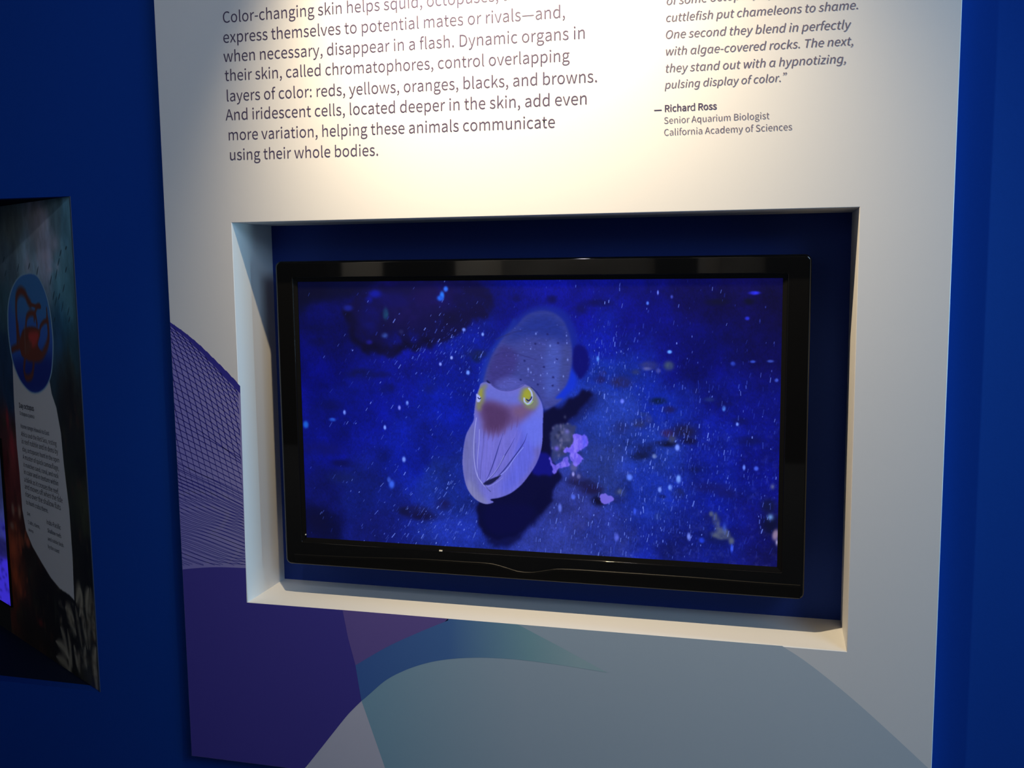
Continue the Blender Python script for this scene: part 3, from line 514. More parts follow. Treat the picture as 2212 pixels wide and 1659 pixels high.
for x, y, rx, ry, c, al in [(900, 680, 70, 34, (24, 17, 92), .55), (850, 650, 40, 18, (14, 14, 100), .5), (940, 640, 50, 22, (26, 14, 88), .5), (968, 690, 40, 14, (10, 9, 55), .7), (800, 690, 22, 28, (12, 16, 110), .6),
        (811, 637, 14, 9, (14, 24, 160), .8), (798, 650, 8, 8, (12, 20, 150), .7), (753, 668, 10, 7, (22, 34, 150), .7), (835, 680, 6, 13, (24, 84, 120), .75), (833, 727, 7, 6, (50, 76, 165), .8), (800, 742, 7, 5, (24, 22, 130), .8), (869, 719, 5, 5, (50, 56, 120), .5),
        (783, 812, 30, 13, (8, 14, 75), .85), (828, 812, 18, 7, (10, 14, 82), .7), (840, 843, 16, 11, (6, 14, 80), .8), (684, 742, 18, 10, (5, 8, 60), .85), (690, 712, 26, 8, (5, 8, 60), .6), (720, 880, 26, 12, (6, 12, 85), .6), (935, 842, 18, 14, (12, 24, 110), .6),
        (905, 1106, 30, 12, (20, 22, 78), .8), (880, 1108, 14, 9, (14, 18, 70), .9), (915, 1118, 34, 10, (16, 16, 66), .85), (965, 1093, 16, 12, (20, 20, 80), .7), (700, 975, 45, 16, (12, 16, 90), .6), (740, 1005, 26, 8, (8, 12, 75), .7), (690, 1130, 30, 30, (8, 10, 50), .7), (745, 1035, 30, 14, (16, 26, 80), .5),
        (1033, 681, 20, 6, (8, 8, 62), .9), (1000, 645, 22, 12, (10, 9, 68), .8), (1118, 645, 10, 8, (6, 8, 75), .7), (1195, 648, 12, 9, (6, 8, 80), .7), (1295, 655, 30, 8, (6, 10, 85), .8), (1260, 668, 14, 12, (8, 12, 90), .7), (1550, 652, 26, 7, (10, 12, 52), .9), (1620, 650, 13, 8, (10, 12, 46), .9),
        (1040, 766, 28, 9, (16, 28, 88), .85), (1033, 778, 12, 9, (10, 26, 70), .7), (1300, 820, 12, 9, (26, 24, 92), .8), (1346, 826, 24, 12, (34, 34, 92), .85), (1305, 806, 8, 5, (60, 40, 90), .5), (1378, 804, 10, 6, (44, 56, 110), .7), (1407, 790, 20, 9, (62, 66, 120), .7), (1400, 797, 10, 4, (140, 140, 200), .6), (1425, 801, 5, 5, (150, 140, 190), .6),
        (1447, 790, 11, 10, (66, 84, 110), .8), (1425, 866, 18, 7, (6, 26, 70), .9), (1448, 884, 14, 8, (24, 24, 92), .8), (1395, 895, 10, 5, (44, 60, 110), .7), (1535, 862, 12, 5, (34, 54, 120), .7), (1565, 872, 18, 6, (14, 16, 82), .7), (1506, 846, 8, 6, (16, 22, 100), .7),
        (1385, 915, 14, 10, (38, 44, 92), .8), (1345, 925, 20, 14, (26, 38, 110), .7), (1400, 972, 24, 15, (12, 18, 58), .92), (1385, 985, 18, 10, (14, 22, 64), .8), (1448, 936, 16, 9, (50, 32, 92), .8), (1482, 932, 26, 16, (22, 24, 74), .9), (1440, 958, 26, 7, (12, 18, 58), .9), (1492, 952, 18, 7, (12, 14, 60), .8), (1456, 948, 9, 8, (60, 66, 92), .7), (1404, 905, 8, 9, (80, 84, 140), .6),
        (1262, 1042, 30, 11, (24, 24, 72), .9), (1285, 1058, 26, 12, (26, 24, 74), .9), (1300, 1082, 18, 12, (12, 14, 54), .92), (1250, 1030, 14, 10, (50, 48, 110), .7), (1345, 1065, 12, 10, (44, 54, 100), .8), (1345, 1062, 5, 5, (110, 116, 130), .7), (1340, 1080, 18, 7, (22, 26, 80), .8),
        (1540, 1052, 44, 13, (16, 22, 108), .8), (1575, 1066, 26, 10, (16, 20, 96), .7), (1505, 1014, 12, 7, (10, 20, 88), .7), (1620, 950, 30, 9, (10, 16, 88), .7), (1600, 908, 18, 8, (10, 16, 90), .6), (1545, 1118, 20, 12, (18, 24, 92), .7), (1555, 1160, 34, 14, (12, 20, 82), .7),
        (1663, 1090, 16, 16, (14, 20, 64), .8), (1668, 1130, 22, 22, (10, 14, 52), .85), (1678, 1180, 12, 14, (14, 14, 60), .7), (1425, 1115, 7, 8, (52, 70, 110), .5), (1470, 1065, 14, 12, (22, 32, 92), .7), (1437, 1072, 8, 4, (12, 20, 80), .6)]:
    S.blob(x, y, rx, ry, c, al, 0, 0.55 + 0.6*rough_m, 1.6)
# yellowish coral, lower right
for x, y, rx, ry, rot in [(1548, 1118, 5, 12, .2), (1553, 1132, 6, 14, .1), (1560, 1144, 8, 8, 0), (1572, 1150, 8, 12, -.5), (1550, 1152, 10, 7, 0), (1584, 1166, 6, 8, 0), (1541, 1108, 5, 6, 0), (1562, 1158, 10, 6, 0)]:
    S.blob(x, y, rx, ry, (88, 98, 122), .75, rot, 0.4 + 0.8*rough_m, 1.6)
S.blob(1569, 1137, 4, 9, (60, 90, 210), .7); S.blob(1678, 1152, 7, 12, (150, 128, 160), .9, .2, None, 1.8); S.blob(1681, 1168, 3, 6, (190, 180, 220), .8); S.blob(1671, 1049, 4, 5, (120, 130, 150), .6)
S.blob(1667, 1114, 6, 6, (110, 160, 230), .85)
# sand grains smeared by the moving camera
for k in range(5200):
    if k < 3300:
        u = rng.random(); v = rng.random(); x = 660 + 1020*u; y = 605 + 590*v
        dens = 0.10 + 0.9*min(max((x-900)/560, 0), 1)*min(max((y-680)/330, 0.12), 1) + 0.35*max(0, 1-abs(x-950)/300)*(y > 720)
        if x > 1540: dens *= 0.55
        if rng.random() > dens: continue
    else:
        cx, cy, sx_, sy_ = [(1350, 880, 60, 50), (1390, 1000, 110, 90), (1300, 1140, 90, 40), (1450, 1050, 120, 80), (980, 760, 60, 40), (960, 1130, 60, 40), (1500, 950, 120, 70), (1300, 780, 40, 50)][int(rng.integers(8))]
        x = cx + rng.normal()*sx_; y = cy + rng.normal()*sy_
        if not (650 < x < 1685 and 610 < y < 1215): continue
    L = 3 + 9*rng.random()**2*(1 + (y-600)/600); wd = 0.8 + 1.3*rng.random()**3
    ang = math.radians(56 if x < 1000 else (66 if x < 1150 else 82)) + rng.normal()*.10
    b = rng.random()**3.2; col = (36 + 90*b, 58 + 95*b, 180 + 75*b)
    u, v = S.p((x, y)); S.stroke([(u-math.cos(ang)*L/2, v+math.sin(ang)*L/2), (u+math.cos(ang)*L/2, v-math.sin(ang)*L/2)], wd, col, 0.42 + 0.55*b, px=False)
for x, y, rx, ry, c in [(957, 640, 5, 9, (38, 110, 235)), (965, 626, 5, 6, (44, 100, 230)), (953, 646, 7, 6, (30, 90, 225)), (1005, 714, 4, 4, (110, 140, 255)), (1015, 807, 4, 5, (100, 140, 255)), (1046, 724, 3, 4, (110, 140, 240)), (979, 775, 3, 4, (130, 150, 245)), (955, 789, 3, 4, (120, 140, 245)),
        (884, 874, 3, 5, (100, 130, 240)), (867, 884, 3, 5, (110, 120, 235)), (748, 895, 3, 5, (110, 140, 245)), (722, 911, 7, 4, (40, 96, 225)), (664, 922, 6, 8, (24, 84, 200)), (852, 1050, 6, 9, (50, 90, 225)), (846, 1040, 4, 6, (50, 80, 200)), (878, 996, 4, 6, (100, 130, 235)), (836, 927, 3, 5, (110, 140, 250)),
        (1449, 760, 5, 4, (90, 150, 255)), (1295, 776, 3, 6, (80, 130, 240)), (1566, 881, 4, 6, (90, 150, 255)), (1423, 632, 2, 5, (100, 120, 240)), (1453, 641, 3, 4, (80, 100, 235)), (1401, 655, 3, 4, (70, 110, 235)), (1630, 632, 12, 4, (40, 45, 225)), (1615, 687, 5, 4, (40, 50, 220)), (1678, 820, 4, 4, (70, 100, 230)),
        (1627, 780, 6, 3, (55, 85, 215)), (1665, 779, 7, 3, (70, 100, 220)), (1585, 785, 5, 5, (50, 80, 215)), (1348, 867, 4, 5, (100, 120, 250)), (1467, 966, 5, 7, (110, 140, 255)), (1470, 1034, 5, 9, (110, 150, 250)), (1452, 1052, 4, 6, (110, 150, 255)), (1430, 1057, 4, 6, (100, 130, 240)), (1365, 1031, 6, 7, (85, 120, 245)),
        (1244, 1074, 5, 6, (80, 105, 235)), (1216, 1098, 4, 9, (90, 110, 225)), (1338, 1160, 5, 9, (85, 100, 225)), (1521, 1165, 6, 6, (30, 60, 215)), (1377, 1104, 3, 7, (50, 80, 225)), (1636, 1010, 5, 5, (60, 85, 220)), (1493, 1157, 4, 8, (100, 120, 225)), (1585, 1182, 3, 9, (50, 80, 225)), (1610, 1008, 3, 6, (90, 120, 235)), (1595, 915, 3, 4, (100, 130, 240)),
        (1418, 985, 5, 5, (100, 120, 190)), (1245, 1008, 8, 12, (80, 84, 150)), (1256, 1030, 4, 5, (120, 120, 190)), (1244, 1025, 3, 5, (140, 140, 220))]:
    S.blob(x, y, rx, ry, c, .92, 0, 0.6 + 0.6*rough_m, 1.8)
# its shadow on the sand
dk = (4, 6, 52)
S.fill([(1176, 905), (1180, 890), (1215, 880), (1245, 862), (1262, 842), (1285, 850), (1262, 880), (1225, 915), (1204, 935), (1198, 960), (1200, 990), (1214, 1020), (1216, 1034), (1205, 1062), (1192, 1090), (1168, 1118), (1146, 1140), (1118, 1160), (1085, 1168), (1058, 1158), (1044, 1130), (1036, 1095), (1060, 1070), (1120, 1040), (1168, 960)], dk, .97, 4, warp=12)
S.fill([(1046, 1100), (1060, 1092), (1150, 1085), (1190, 1050), (1180, 1110), (1130, 1165), (1080, 1180), (1052, 1150)], dk, .8, 7, warp=16)
S.fill([(1180, 892), (1240, 868), (1290, 850), (1290, 880), (1240, 915), (1206, 935), (1186, 960)], dk, .55, 12)
S.fill([(1060, 1095), (1140, 1090), (1165, 1110), (1130, 1150), (1080, 1160), (1050, 1130)], (5, 8, 70), .5, 10)
S.fill([(1160, 990), (1180, 978), (1198, 990), (1204, 1020), (1190, 1032), (1168, 1030), (1155, 1015)], (14, 16, 132), .9, 4, warp=12)
# pale sponge beside it
S.fill([(1198, 930), (1215, 914), (1240, 918), (1250, 940), (1240, 968), (1222, 985), (1200, 998), (1197, 960)], (50, 58, 108), .9, 3, .6 + .5*rough_m, warp=14)
for k in range(60): S.blob(1218+rng.normal()*11, 950+rng.normal()*18, 1.5+2*rng.random(), 2+3*rng.random(), [(80, 84, 120), (34, 40, 80), (110, 108, 160)][k % 3], .5)
S.blob(1228, 945, 9, 12, (84, 90, 140), .7, 0, rough_m, 1.5); S.blob(1230, 933, 5, 5, (110, 110, 200), .8)
for pg in ([(1246, 940), (1256, 938), (1262, 941), (1270, 938), (1274, 955), (1267, 972), (1257, 978), (1262, 990), (1252, 1008), (1246, 1008), (1237, 985), (1226, 978), (1222, 972), (1234, 966), (1240, 955)],
           [(1196, 990), (1206, 1004), (1218, 998), (1228, 985), (1236, 992), (1230, 1006), (1224, 1014), (1210, 1018), (1203, 1024), (1198, 1008)]):
    S.fill(pg, (104, 90, 232), .97, 1, .8 + .3*rough_m, warp=14); S.fill(pg, (150, 134, 255), .6, 2, np.clip(S.fbm(9, 333, 3, .7, 1.6)*3-1.1, 0, 1), warp=14)
S.blob(1208, 970, 5, 5, (110, 98, 225), .9); S.blob(1268, 955, 5, 16, (50, 70, 240), .5)
S.fill([(1304, 1068), (1313, 1064), (1320, 1070), (1330, 1072), (1332, 1080), (1322, 1088), (1308, 1088), (1303, 1080)], (116, 104, 228), .95, 1, warp=9)
# fins glowing blue, then the mantle
S.fill([(1038, 830), (1044, 800), (1056, 768), (1078, 735), (1104, 706), (1112, 690), (1120, 700), (1100, 740), (1080, 800), (1060, 840)], (24, 52, 165), .75, 5)
S.fill([(1110, 700), (1150, 668), (1190, 662), (1225, 674), (1245, 710), (1252, 755), (1240, 800), (1180, 760), (1120, 730)], (16, 36, 150), .75, 6)
S.fill([(1242, 752), (1262, 748), (1276, 775), (1272, 800), (1260, 820), (1248, 806), (1240, 785)], (5, 8, 108), .95, 4, warp=6)
S.fill([(1228, 790), (1243, 800), (1254, 822), (1246, 840), (1226, 860), (1202, 872), (1195, 860), (1215, 830)], (16, 50, 212), .9, 5, warp=8)
mant = [(1049, 832), (1053, 808), (1062, 780), (1076, 752), (1094, 727), (1118, 706), (1140, 683), (1168, 673), (1196, 676), (1218, 692), (1230, 716), (1238, 745), (1240, 775), (1236, 805), (1228, 832), (1214, 850), (1204, 862), (1220, 862), (1208, 874), (1186, 886), (1180, 884), (1172, 866), (1160, 846), (1140, 850), (1100, 860), (1065, 850)]
S.fill(mant, (60, 68, 150), 1, 3)
S.fill([(1140, 683), (1168, 674), (1196, 677), (1218, 693), (1230, 716), (1236, 742), (1200, 735), (1150, 728), (1108, 738), (1090, 735), (1118, 706)], (28, 46, 140), .9, 16)
S.fill([(1056, 815), (1066, 778), (1090, 748), (1120, 765), (1118, 800), (1090, 830), (1064, 838)], (56, 48, 124), .75, 9)
S.fill([(1190, 740), (1214, 752), (1218, 800), (1205, 850), (1185, 860), (1180, 800)], (72, 94, 196), .55, 10)
S.fill([(1222, 745), (1234, 760), (1232, 800), (1222, 830), (1212, 840), (1214, 800)], (60, 70, 140), .6, 5)
S.fill([(1072, 832), (1090, 818), (1115, 818), (1138, 830), (1120, 840), (1095, 846)], (84, 88, 182), .7, 6)
S.stroke([(1072, 770), (1090, 764), (1112, 764), (1135, 770), (1160, 778)], 2.4, (44, 44, 118), .45)
S.stroke([(1075, 735), (1105, 722), (1130, 716)], 3, (34, 42, 112), .5)
r0 = S.mask(catmull(S.P(mant), 6, True), 2); tx = (0.93 + 0.14*S.fbm(5, 71, 2, 2.2, .8)); S.a[r0[0]] *= (1 + (tx[r0[0]]-1)*r0[1])[..., None]
for x, y in [(1137, 781), (1207, 777), (1179, 794), (1186, 723), (1166, 832), (1160, 744), (1129, 822), (1199, 816), (1198, 834), (1209, 742), (1057, 825)]: S.blob(x, y, 2.4, 2.2, (26, 30, 98), .85, .5, None, 1.2)
for x, y, s_ in [(1192, 748, 2.5), (1145, 799, 3), (1151, 806, 2.2), (1174, 774, 1.8), (1202, 784, 2), (1161, 722, 2.5), (1150, 755, 1.8), (1172, 812, 2), (1221, 814, 2.3), (1230, 778, 2.5), (1228, 742, 2), (1227, 726, 2), (1211, 843, 2), (1179, 840, 1.8), (1157, 822, 1.6), (1186, 808, 1.6)]: S.blob(x, y, s_*.62, s_*1.0, (130, 150, 245), .85, 0, None, 1.1)
for k in range(70):
    x = 1150 + rng.normal()*45; y = 775 + rng.normal()*45
    if 1060 < x < 1235 and 690 < y < 850 and (x-1060) > (820-y)*.5: S.blob(x, y, 1.2, 1.2, (100, 110, 215), .5)
# head and the bundled arms
head = [(1044, 830), (1039, 842), (1034, 858), (1031, 876), (1029, 895), (1028, 910), (1020, 926), (1012, 943), (1007, 970), (1005, 1000), (1008, 1030), (1015, 1055), (1027, 1074), (1042, 1086), (1058, 1091), (1073, 1087), (1066, 1081), (1086, 1077), (1110, 1067), (1132, 1049), (1150, 1026), (1164, 1003), (1173, 978), (1177, 950), (1177, 925), (1178, 895), (1177, 880), (1171, 864), (1161, 849), (1148, 837), (1136, 832), (1122, 840), (1105, 845), (1086, 844), (1072, 838), (1060, 828)]
S.fill(head, (108, 108, 206), 1, 1)
hm = S.mask(catmull(S.P(head), 6, True), 1)
def on_head(pts, col, al, soft):
    m0 = np.zeros((SH, SW), np.float32); m0[hm[0]] = hm[1]; S.fill(pts, col, al, soft, m0, warp=9)
on_head([(1005, 960), (1028, 915), (1032, 960), (1032, 1020), (1055, 1090), (1030, 1085), (1008, 1040)], (104, 106, 170), .8, 9)
on_head([(1012, 1040), (1025, 1045), (1045, 1075), (1070, 1092), (1040, 1092), (1015, 1065)], (126, 128, 180), .75, 8)
on_head([(1120, 920), (1178, 900), (1178, 960), (1155, 1020), (1110, 1065), (1085, 1060), (1110, 1000)], (88, 96, 222), .75, 14)
on_head([(1165, 960), (1180, 950), (1170, 1000), (1140, 1045), (1128, 1050), (1155, 1005)], (100, 94, 176), .7, 6)
on_head([(1060, 940), (1130, 925), (1110, 985), (1075, 1035), (1055, 1040), (1045, 1000), (1045, 950)], (110, 106, 208), .6, 10)
on_head([(1050, 832), (1100, 850), (1130, 845), (1135, 872), (1090, 878), (1045, 866)], (98, 106, 208), .7, 8)
on_head([(1140, 880), (1178, 870), (1180, 960), (1150, 960), (1130, 910)], (104, 118, 238), .6, 9)
on_head([(1040, 872), (1062, 868), (1095, 874), (1128, 878), (1158, 872), (1162, 884), (1144, 902), (1126, 918), (1104, 922), (1084, 936), (1070, 938), (1052, 930), (1046, 908), (1038, 890)], (104, 78, 136), .85, 10)
on_head([(1044, 878), (1062, 870), (1092, 877), (1104, 890), (1104, 912), (1088, 930), (1070, 936), (1055, 926), (1050, 905)], (76, 50, 98), .92, 12)
on_head([(1112, 882), (1140, 876), (1156, 878), (1142, 896), (1120, 902)], (112, 84, 122), .75, 9)
on_head([(1044, 834), (1056, 832), (1052, 856), (1045, 884), (1036, 884), (1035, 856)], (128, 132, 84), .8, 5)
on_head([(1040, 845), (1047, 840), (1046, 858), (1040, 862)], (158, 160, 52), .8, 3)
on_head([(1130, 842), (1148, 836), (1160, 850), (1166, 872), (1158, 886), (1140, 882), (1130, 866)], (122, 128, 104), .85, 5)
on_head([(1136, 846), (1149, 838), (1152, 852), (1145, 866), (1136, 870)], (158, 162, 48), .9, 4)
sl = hm[0]; st = S.noise(4, 401, .8, 9)[sl] - .5; low_ = np.clip((S.Y[sl]-430)/80, 0, 1)
S.a[sl] *= (1 + (0.08*st*low_ + 0.05*(S.fbm(8, 405, 3)[sl]-.5))*hm[1])[..., None]
for x0, x1_ in [(1046, 1047), (1056, 1052), (1066, 1058), (1078, 1062), (1100, 1074), (1124, 1088), (1134, 1100)]:
    S.stroke([(x0, 925), ((x0+x1_)/2+2, 965), (x1_, 1015)], 3.4, (128, 122, 222), .22, taper=True)
for x0, y0, l in [(1052, 925, 26), (1062, 932, 22), (1072, 934, 22), (1084, 930, 18), (1098, 918, 24), (1112, 914, 18), (1124, 908, 18)]:
    S.stroke([(x0, y0-12), (x0-1, y0+l*.4), (x0-3, y0+l)], 3.2, (92, 68, 132), .4, taper=True)
# eyes: white W-shaped rims with a dark slit
S.fill([(1033, 853), (1038, 855), (1043, 861), (1041, 870), (1035, 870), (1034, 862)], (170, 180, 255), .95, 1)
S.stroke([(1037, 861), (1040, 864), (1043, 862)], 1.7, (10, 12, 70), 1)
S.stroke([(1147, 841), (1152, 848), (1154, 858), (1151, 869), (1144, 874), (1138, 869), (1137, 862)], 3.4, (176, 190, 255), .95)
S.stroke([(1139, 872), (1144, 876), (1151, 874), (1156, 868)], 1.6, (150, 200, 120), .9)
S.stroke([(1142, 864), (1146, 867), (1151, 864), (1153, 859)], 2.2, (14, 18, 100), 1)
S.stroke([(1152, 838), (1162, 847), (1170, 858)], 2.0, (40, 48, 110), .75)
S.stroke([(1058, 827), (1062, 829)], 3, (16, 18, 60), .9)
S.stroke([(1062, 829), (1073, 839), (1088, 845), (1106, 846), (1124, 840), (1136, 833)], 1.6, (60, 60, 140), .6)
# arms: ridges, furrows and the dark gap where they meet
lt = (168, 172, 240); df = (34, 38, 120)
S.stroke([(1034, 905), (1030, 940), (1029, 980), (1032, 1010), (1038, 1032), (1050, 1048), (1062, 1060)], 1.3, lt, .85)
S.stroke([(1041, 930), (1040, 960), (1037, 1000), (1038, 1030)], 1.2, lt, .7)
S.stroke([(1033, 960), (1034, 1000), (1040, 1030)], 1.2, (70, 74, 160), .6)
S.stroke([(1051, 935), (1049, 970), (1045, 1010), (1044, 1036)], 1.8, (78, 76, 160), .5)
S.stroke([(1092, 938), (1083, 966), (1074, 996), (1064, 1024), (1055, 1042)], 2.0, df, .75, taper=True)
S.stroke([(1117, 948), (1108, 966), (1094, 990), (1080, 1016), (1066, 1034), (1054, 1044)], 1.8, df, .8, taper=True)
S.stroke([(1095, 986), (1084, 1008), (1072, 1026), (1058, 1040)], 1.1, lt, .8)
S.stroke([(1144, 938), (1138, 956), (1124, 978), (1108, 1000), (1094, 1018), (1080, 1032), (1066, 1040)], 2.2, df, .85, taper=True)
S.stroke([(1136, 968), (1118, 990), (1104, 1012), (1090, 1026), (1078, 1032)], 1.2, (150, 160, 250), .8)
S.fill([(1050, 1048), (1060, 1040), (1074, 1034), (1088, 1028), (1082, 1036), (1070, 1046), (1060, 1050)], (16, 18, 60), .9, 1)
S.stroke([(1050, 1046), (1058, 1056), (1066, 1064)], 1.8, (60, 62, 130), .7)
S.stroke([(1044, 1042), (1056, 1054), (1076, 1046), (1092, 1034)], 1.0, lt, .45)
still = S.image('film_still')

# ---------------------------------------------------------------- the television
Y0 = 0.072
SX0, SX1, SZ0, SZ1 = 0.1215, 1.2190, 0.1460, 0.7589
TX0, TX1, TZ0, TZ1 = 0.0665, 1.2765, 0.0783, 0.8083
tv = thing('television', 'black flat television in the niche playing an underwater cuttlefish film', 'television', ((TX0+TX1)/2, D, TZ0))
def lp(x0, x1, z0, z1, y, r): return [(x, y, z) for x, z in rrect(x0, x1, z0, z1, r)]
loft('frame', [lp(TX0+.004, TX1-.004, TZ0+.004, TZ1-.004, Y0+.05, .012), lp(TX0, TX1, TZ0, TZ1, Y0+.046, .014), lp(TX0, TX1, TZ0, TZ1, Y0+.0045, .014),
               lp(TX0+.0006, TX1-.0006, TZ0+.0006, TZ1-.0006, Y0+.0022, .0136), lp(TX0+.0022, TX1-.0022, TZ0+.0022, TZ1-.0022, Y0+.0006, .012), lp(TX0+.0045, TX1-.0045, TZ0+.0045, TZ1-.0045, Y0, .010), lp(TX0+.0052, TX1-.0052, TZ0+.0052, TZ1-.0052, Y0, .010), lp(SX0-.0128, SX1+.0128, SZ0-.0128, SZ1+.0128, Y0, .004),
               lp(SX0-.012, SX1+.012, SZ0-.012, SZ1+.012, Y0, .004), lp(SX0-.0112, SX1+.0112, SZ0-.0112, SZ1+.0112, Y0+.0003, .0034), lp(SX0-.0106, SX1+.0106, SZ0-.0106, SZ1+.0106, Y0+.0010, .003), lp(SX0-.0105, SX1+.0105, SZ0-.0105, SZ1+.0105, Y0+.006, .003)],
     M['gloss'], tv, cap_first=True)
loft('inner_border', [lp(SX0-.0103, SX1+.0103, SZ0-.0103, SZ1+.0103, Y0+.002, .003), lp(SX0-.001, SX1+.001, SZ0-.001, SZ1+.001, Y0+.0045, .001), lp(SX0-.001, SX1+.001, SZ0-.001, SZ1+.001, Y0+.008, .001)], M['matte'], tv)
yS = Y0 + .0065
quad('screen', [(SX0-.001, yS, SZ0-.001), (SX1+.001, yS, SZ0-.001), (SX1+.001, yS, SZ1+.001), (SX0-.001, yS, SZ1+.001)], screen_mat('lit_screen', still, 1.0), tv)['label'] = 'lit screen with a pale cuttlefish over dark blue sand'
bm = bmesh.new(); box(bm, TX0+.05, TX1-.05, Y0+.05, Y0+.078, TZ0+.05, TZ1-.05, .01); frombm('rear_housing', bm, M['matte'], tv)
bm = bmesh.new(); box(bm, .50, .86, Y0+.078, D, .25, .62); frombm('wall_mount', bm, M['metal'], tv)
# curved lower lip: a shallow step whose line dips under the middle
crease = catmull([(636, 1196), (760, 1202), (900, 1206), (1000, 1212), (1058, 1216), (1090, 1224), (1120, 1233), (1150, 1235), (1180, 1231), (1215, 1228), (1320, 1234), (1500, 1246), (1640, 1257), (1729, 1263)], 5)
cp = [at(x, y, Y0) for x, y in crease]
V, F = [], []
prof = [(0.0, 0.0006), (-0.0004, -0.0006), (-0.0016, -0.0018), (-0.006, -0.0022)]
for p in cp:
    for dz, dy in prof: V.append((min(max(p.x, TX0+.005), TX1-.005), Y0+dy, p.z+dz))
    V.append((min(max(p.x, TX0+.005), TX1-.005), Y0-.0010, TZ0+.0035)); V.append((min(max(p.x, TX0+.005), TX1-.005), Y0+.0010, TZ0+.0025))
n = len(prof)+2
for i in range(len(cp)-1):
    for k in range(n-1): F.append((i*n+k, (i+1)*n+k, (i+1)*n+k+1, i*n+k+1))
lip = mesh('lower_lip', V, F, M['satin'], tv)
bm = bmesh.new(); p = at(952, 1190, Y0-.0004); box(bm, p.x-.004, p.x+.004, Y0-.0008, Y0+.002, p.z-.0018, p.z+.0018, .0006); frombm('indicator_light', bm, M['led'], tv)['label'] = 'small pale indicator window'
bm = bmesh.new(); p = at(660, 1155, Y0); box(bm, p.x-.0012, p.x+.0012, Y0-.0006, Y0+.003, p.z-.0012, p.z+.0012, .0004); frombm('sensor_dot', bm, M['led'], tv)['label'] = 'tiny pale sensor dot'
keep(tv)

# ---------------------------------------------------------------- slanted reef graphic in the recess on the left
RC = Vector((RX, TH, 0))                                    # right edge of the slanted plane, at the face of the wall
N = Vector((-PU.y, PU.x, 0)); N = -N if N.y > 0 else N      # towards the room
def onp(u, z, off=0.0): return RC + PU*u + Vector((0, 0, z)) + N*off      # u is negative to the left
def at_p(px, py):
    """(u, z) on the slanted plane where the photograph shows (px, py)."""
    d = rt*((px-1106)/FOCAL) + dn*((py-829.5)/FOCAL) + fw
    t = (RC - CAM_POS).dot(N) / d.dot(N); q = CAM_POS + d*t
    return (q-RC).dot(PU), q.z
PW, PH = 900, 900
U0, Z0, U1, Z1 = -0.62, RZ0, 0.0, RZ1                      # the part of the print that carries detail
def topix(q):
    u, z = at_p(*q); return ((u-U0)/(U1-U0)*PW, (Z1-z)/(Z1-Z0)*PH)
G = Picture(PW, PH, np.eye(3)); G.p = topix
g = 1.0
sea = [(20, 470, (70, 85, 90)), (80, 480, (105, 110, 125)), (100, 540, (115, 125, 150)), (120, 450, (60, 90, 105)), (145, 470, (60, 110, 135)), (10, 560, (60, 80, 95)), (60, 560, (85, 115, 135)), (130, 600, (60, 110, 130)), (150, 640, (50, 100, 120)),
       (10, 650, (40, 70, 85)), (10, 760, (22, 45, 75)), (20, 850, (22, 45, 75)), (140, 700, (30, 80, 110)), (160, 740, (28, 60, 75)), (130, 740, (24, 60, 95)), (150, 790, (36, 40, 36)), (180, 880, (30, 30, 26)), (150, 860, (28, 26, 24)), (190, 1000, (26, 28, 22)), (195, 1200, (22, 22, 20)),
       (10, 920, (60, 34, 34)), (30, 1000, (90, 36, 34)), (20, 1080, (70, 28, 26)), (30, 1180, (110, 46, 26)), (60, 1200, (34, 28, 24)), (100, 1300, (24, 20, 20)), (60, 1330, (30, 24, 22)), (40, 1250, (100, 44, 22)), (150, 1380, (20, 20, 20)), (200, 1450, (40, 42, 40)), (190, 1100, (44, 48, 30)), (-60, 900, (30, 50, 80)), (-60, 1200, (60, 34, 28)), (-60, 500, (60, 75, 85))]
num = np.zeros((PH, PW, 3), np.float32); den = np.zeros((PH, PW), np.float32)
wx = G.X + (G.fbm(70, 5)-.5)*70; wy = G.Y + (G.fbm(60, 8)-.5)*70
for x, y, c in sea:
    u, v = G.p((x, y)); wg = 1/(((wx-u)**2*.5 + (wy-v)**2)/900+1)**2; num += wg[..., None]*np.array(c, np.float32); den += wg
G.a = num/den[..., None]*(0.75+0.5*G.fbm(40, 15, 5))[..., None]
for x, y, rx, ry in [(95, 470, 12, 22), (118, 525, 8, 20), (98, 552, 10, 12), (60, 570, 6, 26), (124, 575, 5, 12), (108, 582, 7, 6)]: G.blob(x, y, rx, ry, (140, 138, 160), .5)
for x, y, l in [(131, 546, 14), (127, 565, 16), (122, 592, 22), (110, 605, 22), (143, 582, 12), (81, 585, 20), (63, 574, 14), (39, 578, 18), (138, 622, 18), (116, 638, 20), (121, 650, 20), (135, 662, 24), (148, 672, 18), (150, 690, 12), (118, 690, 10), (143, 535, 6), (128, 640, 14), (8, 560, 14), (12, 590, 14)]:
    G.stroke([(x+2, y-l/2), (x, y), (x-2, y+l/2)], 3.2, (22, 46, 60), .85, taper=True)
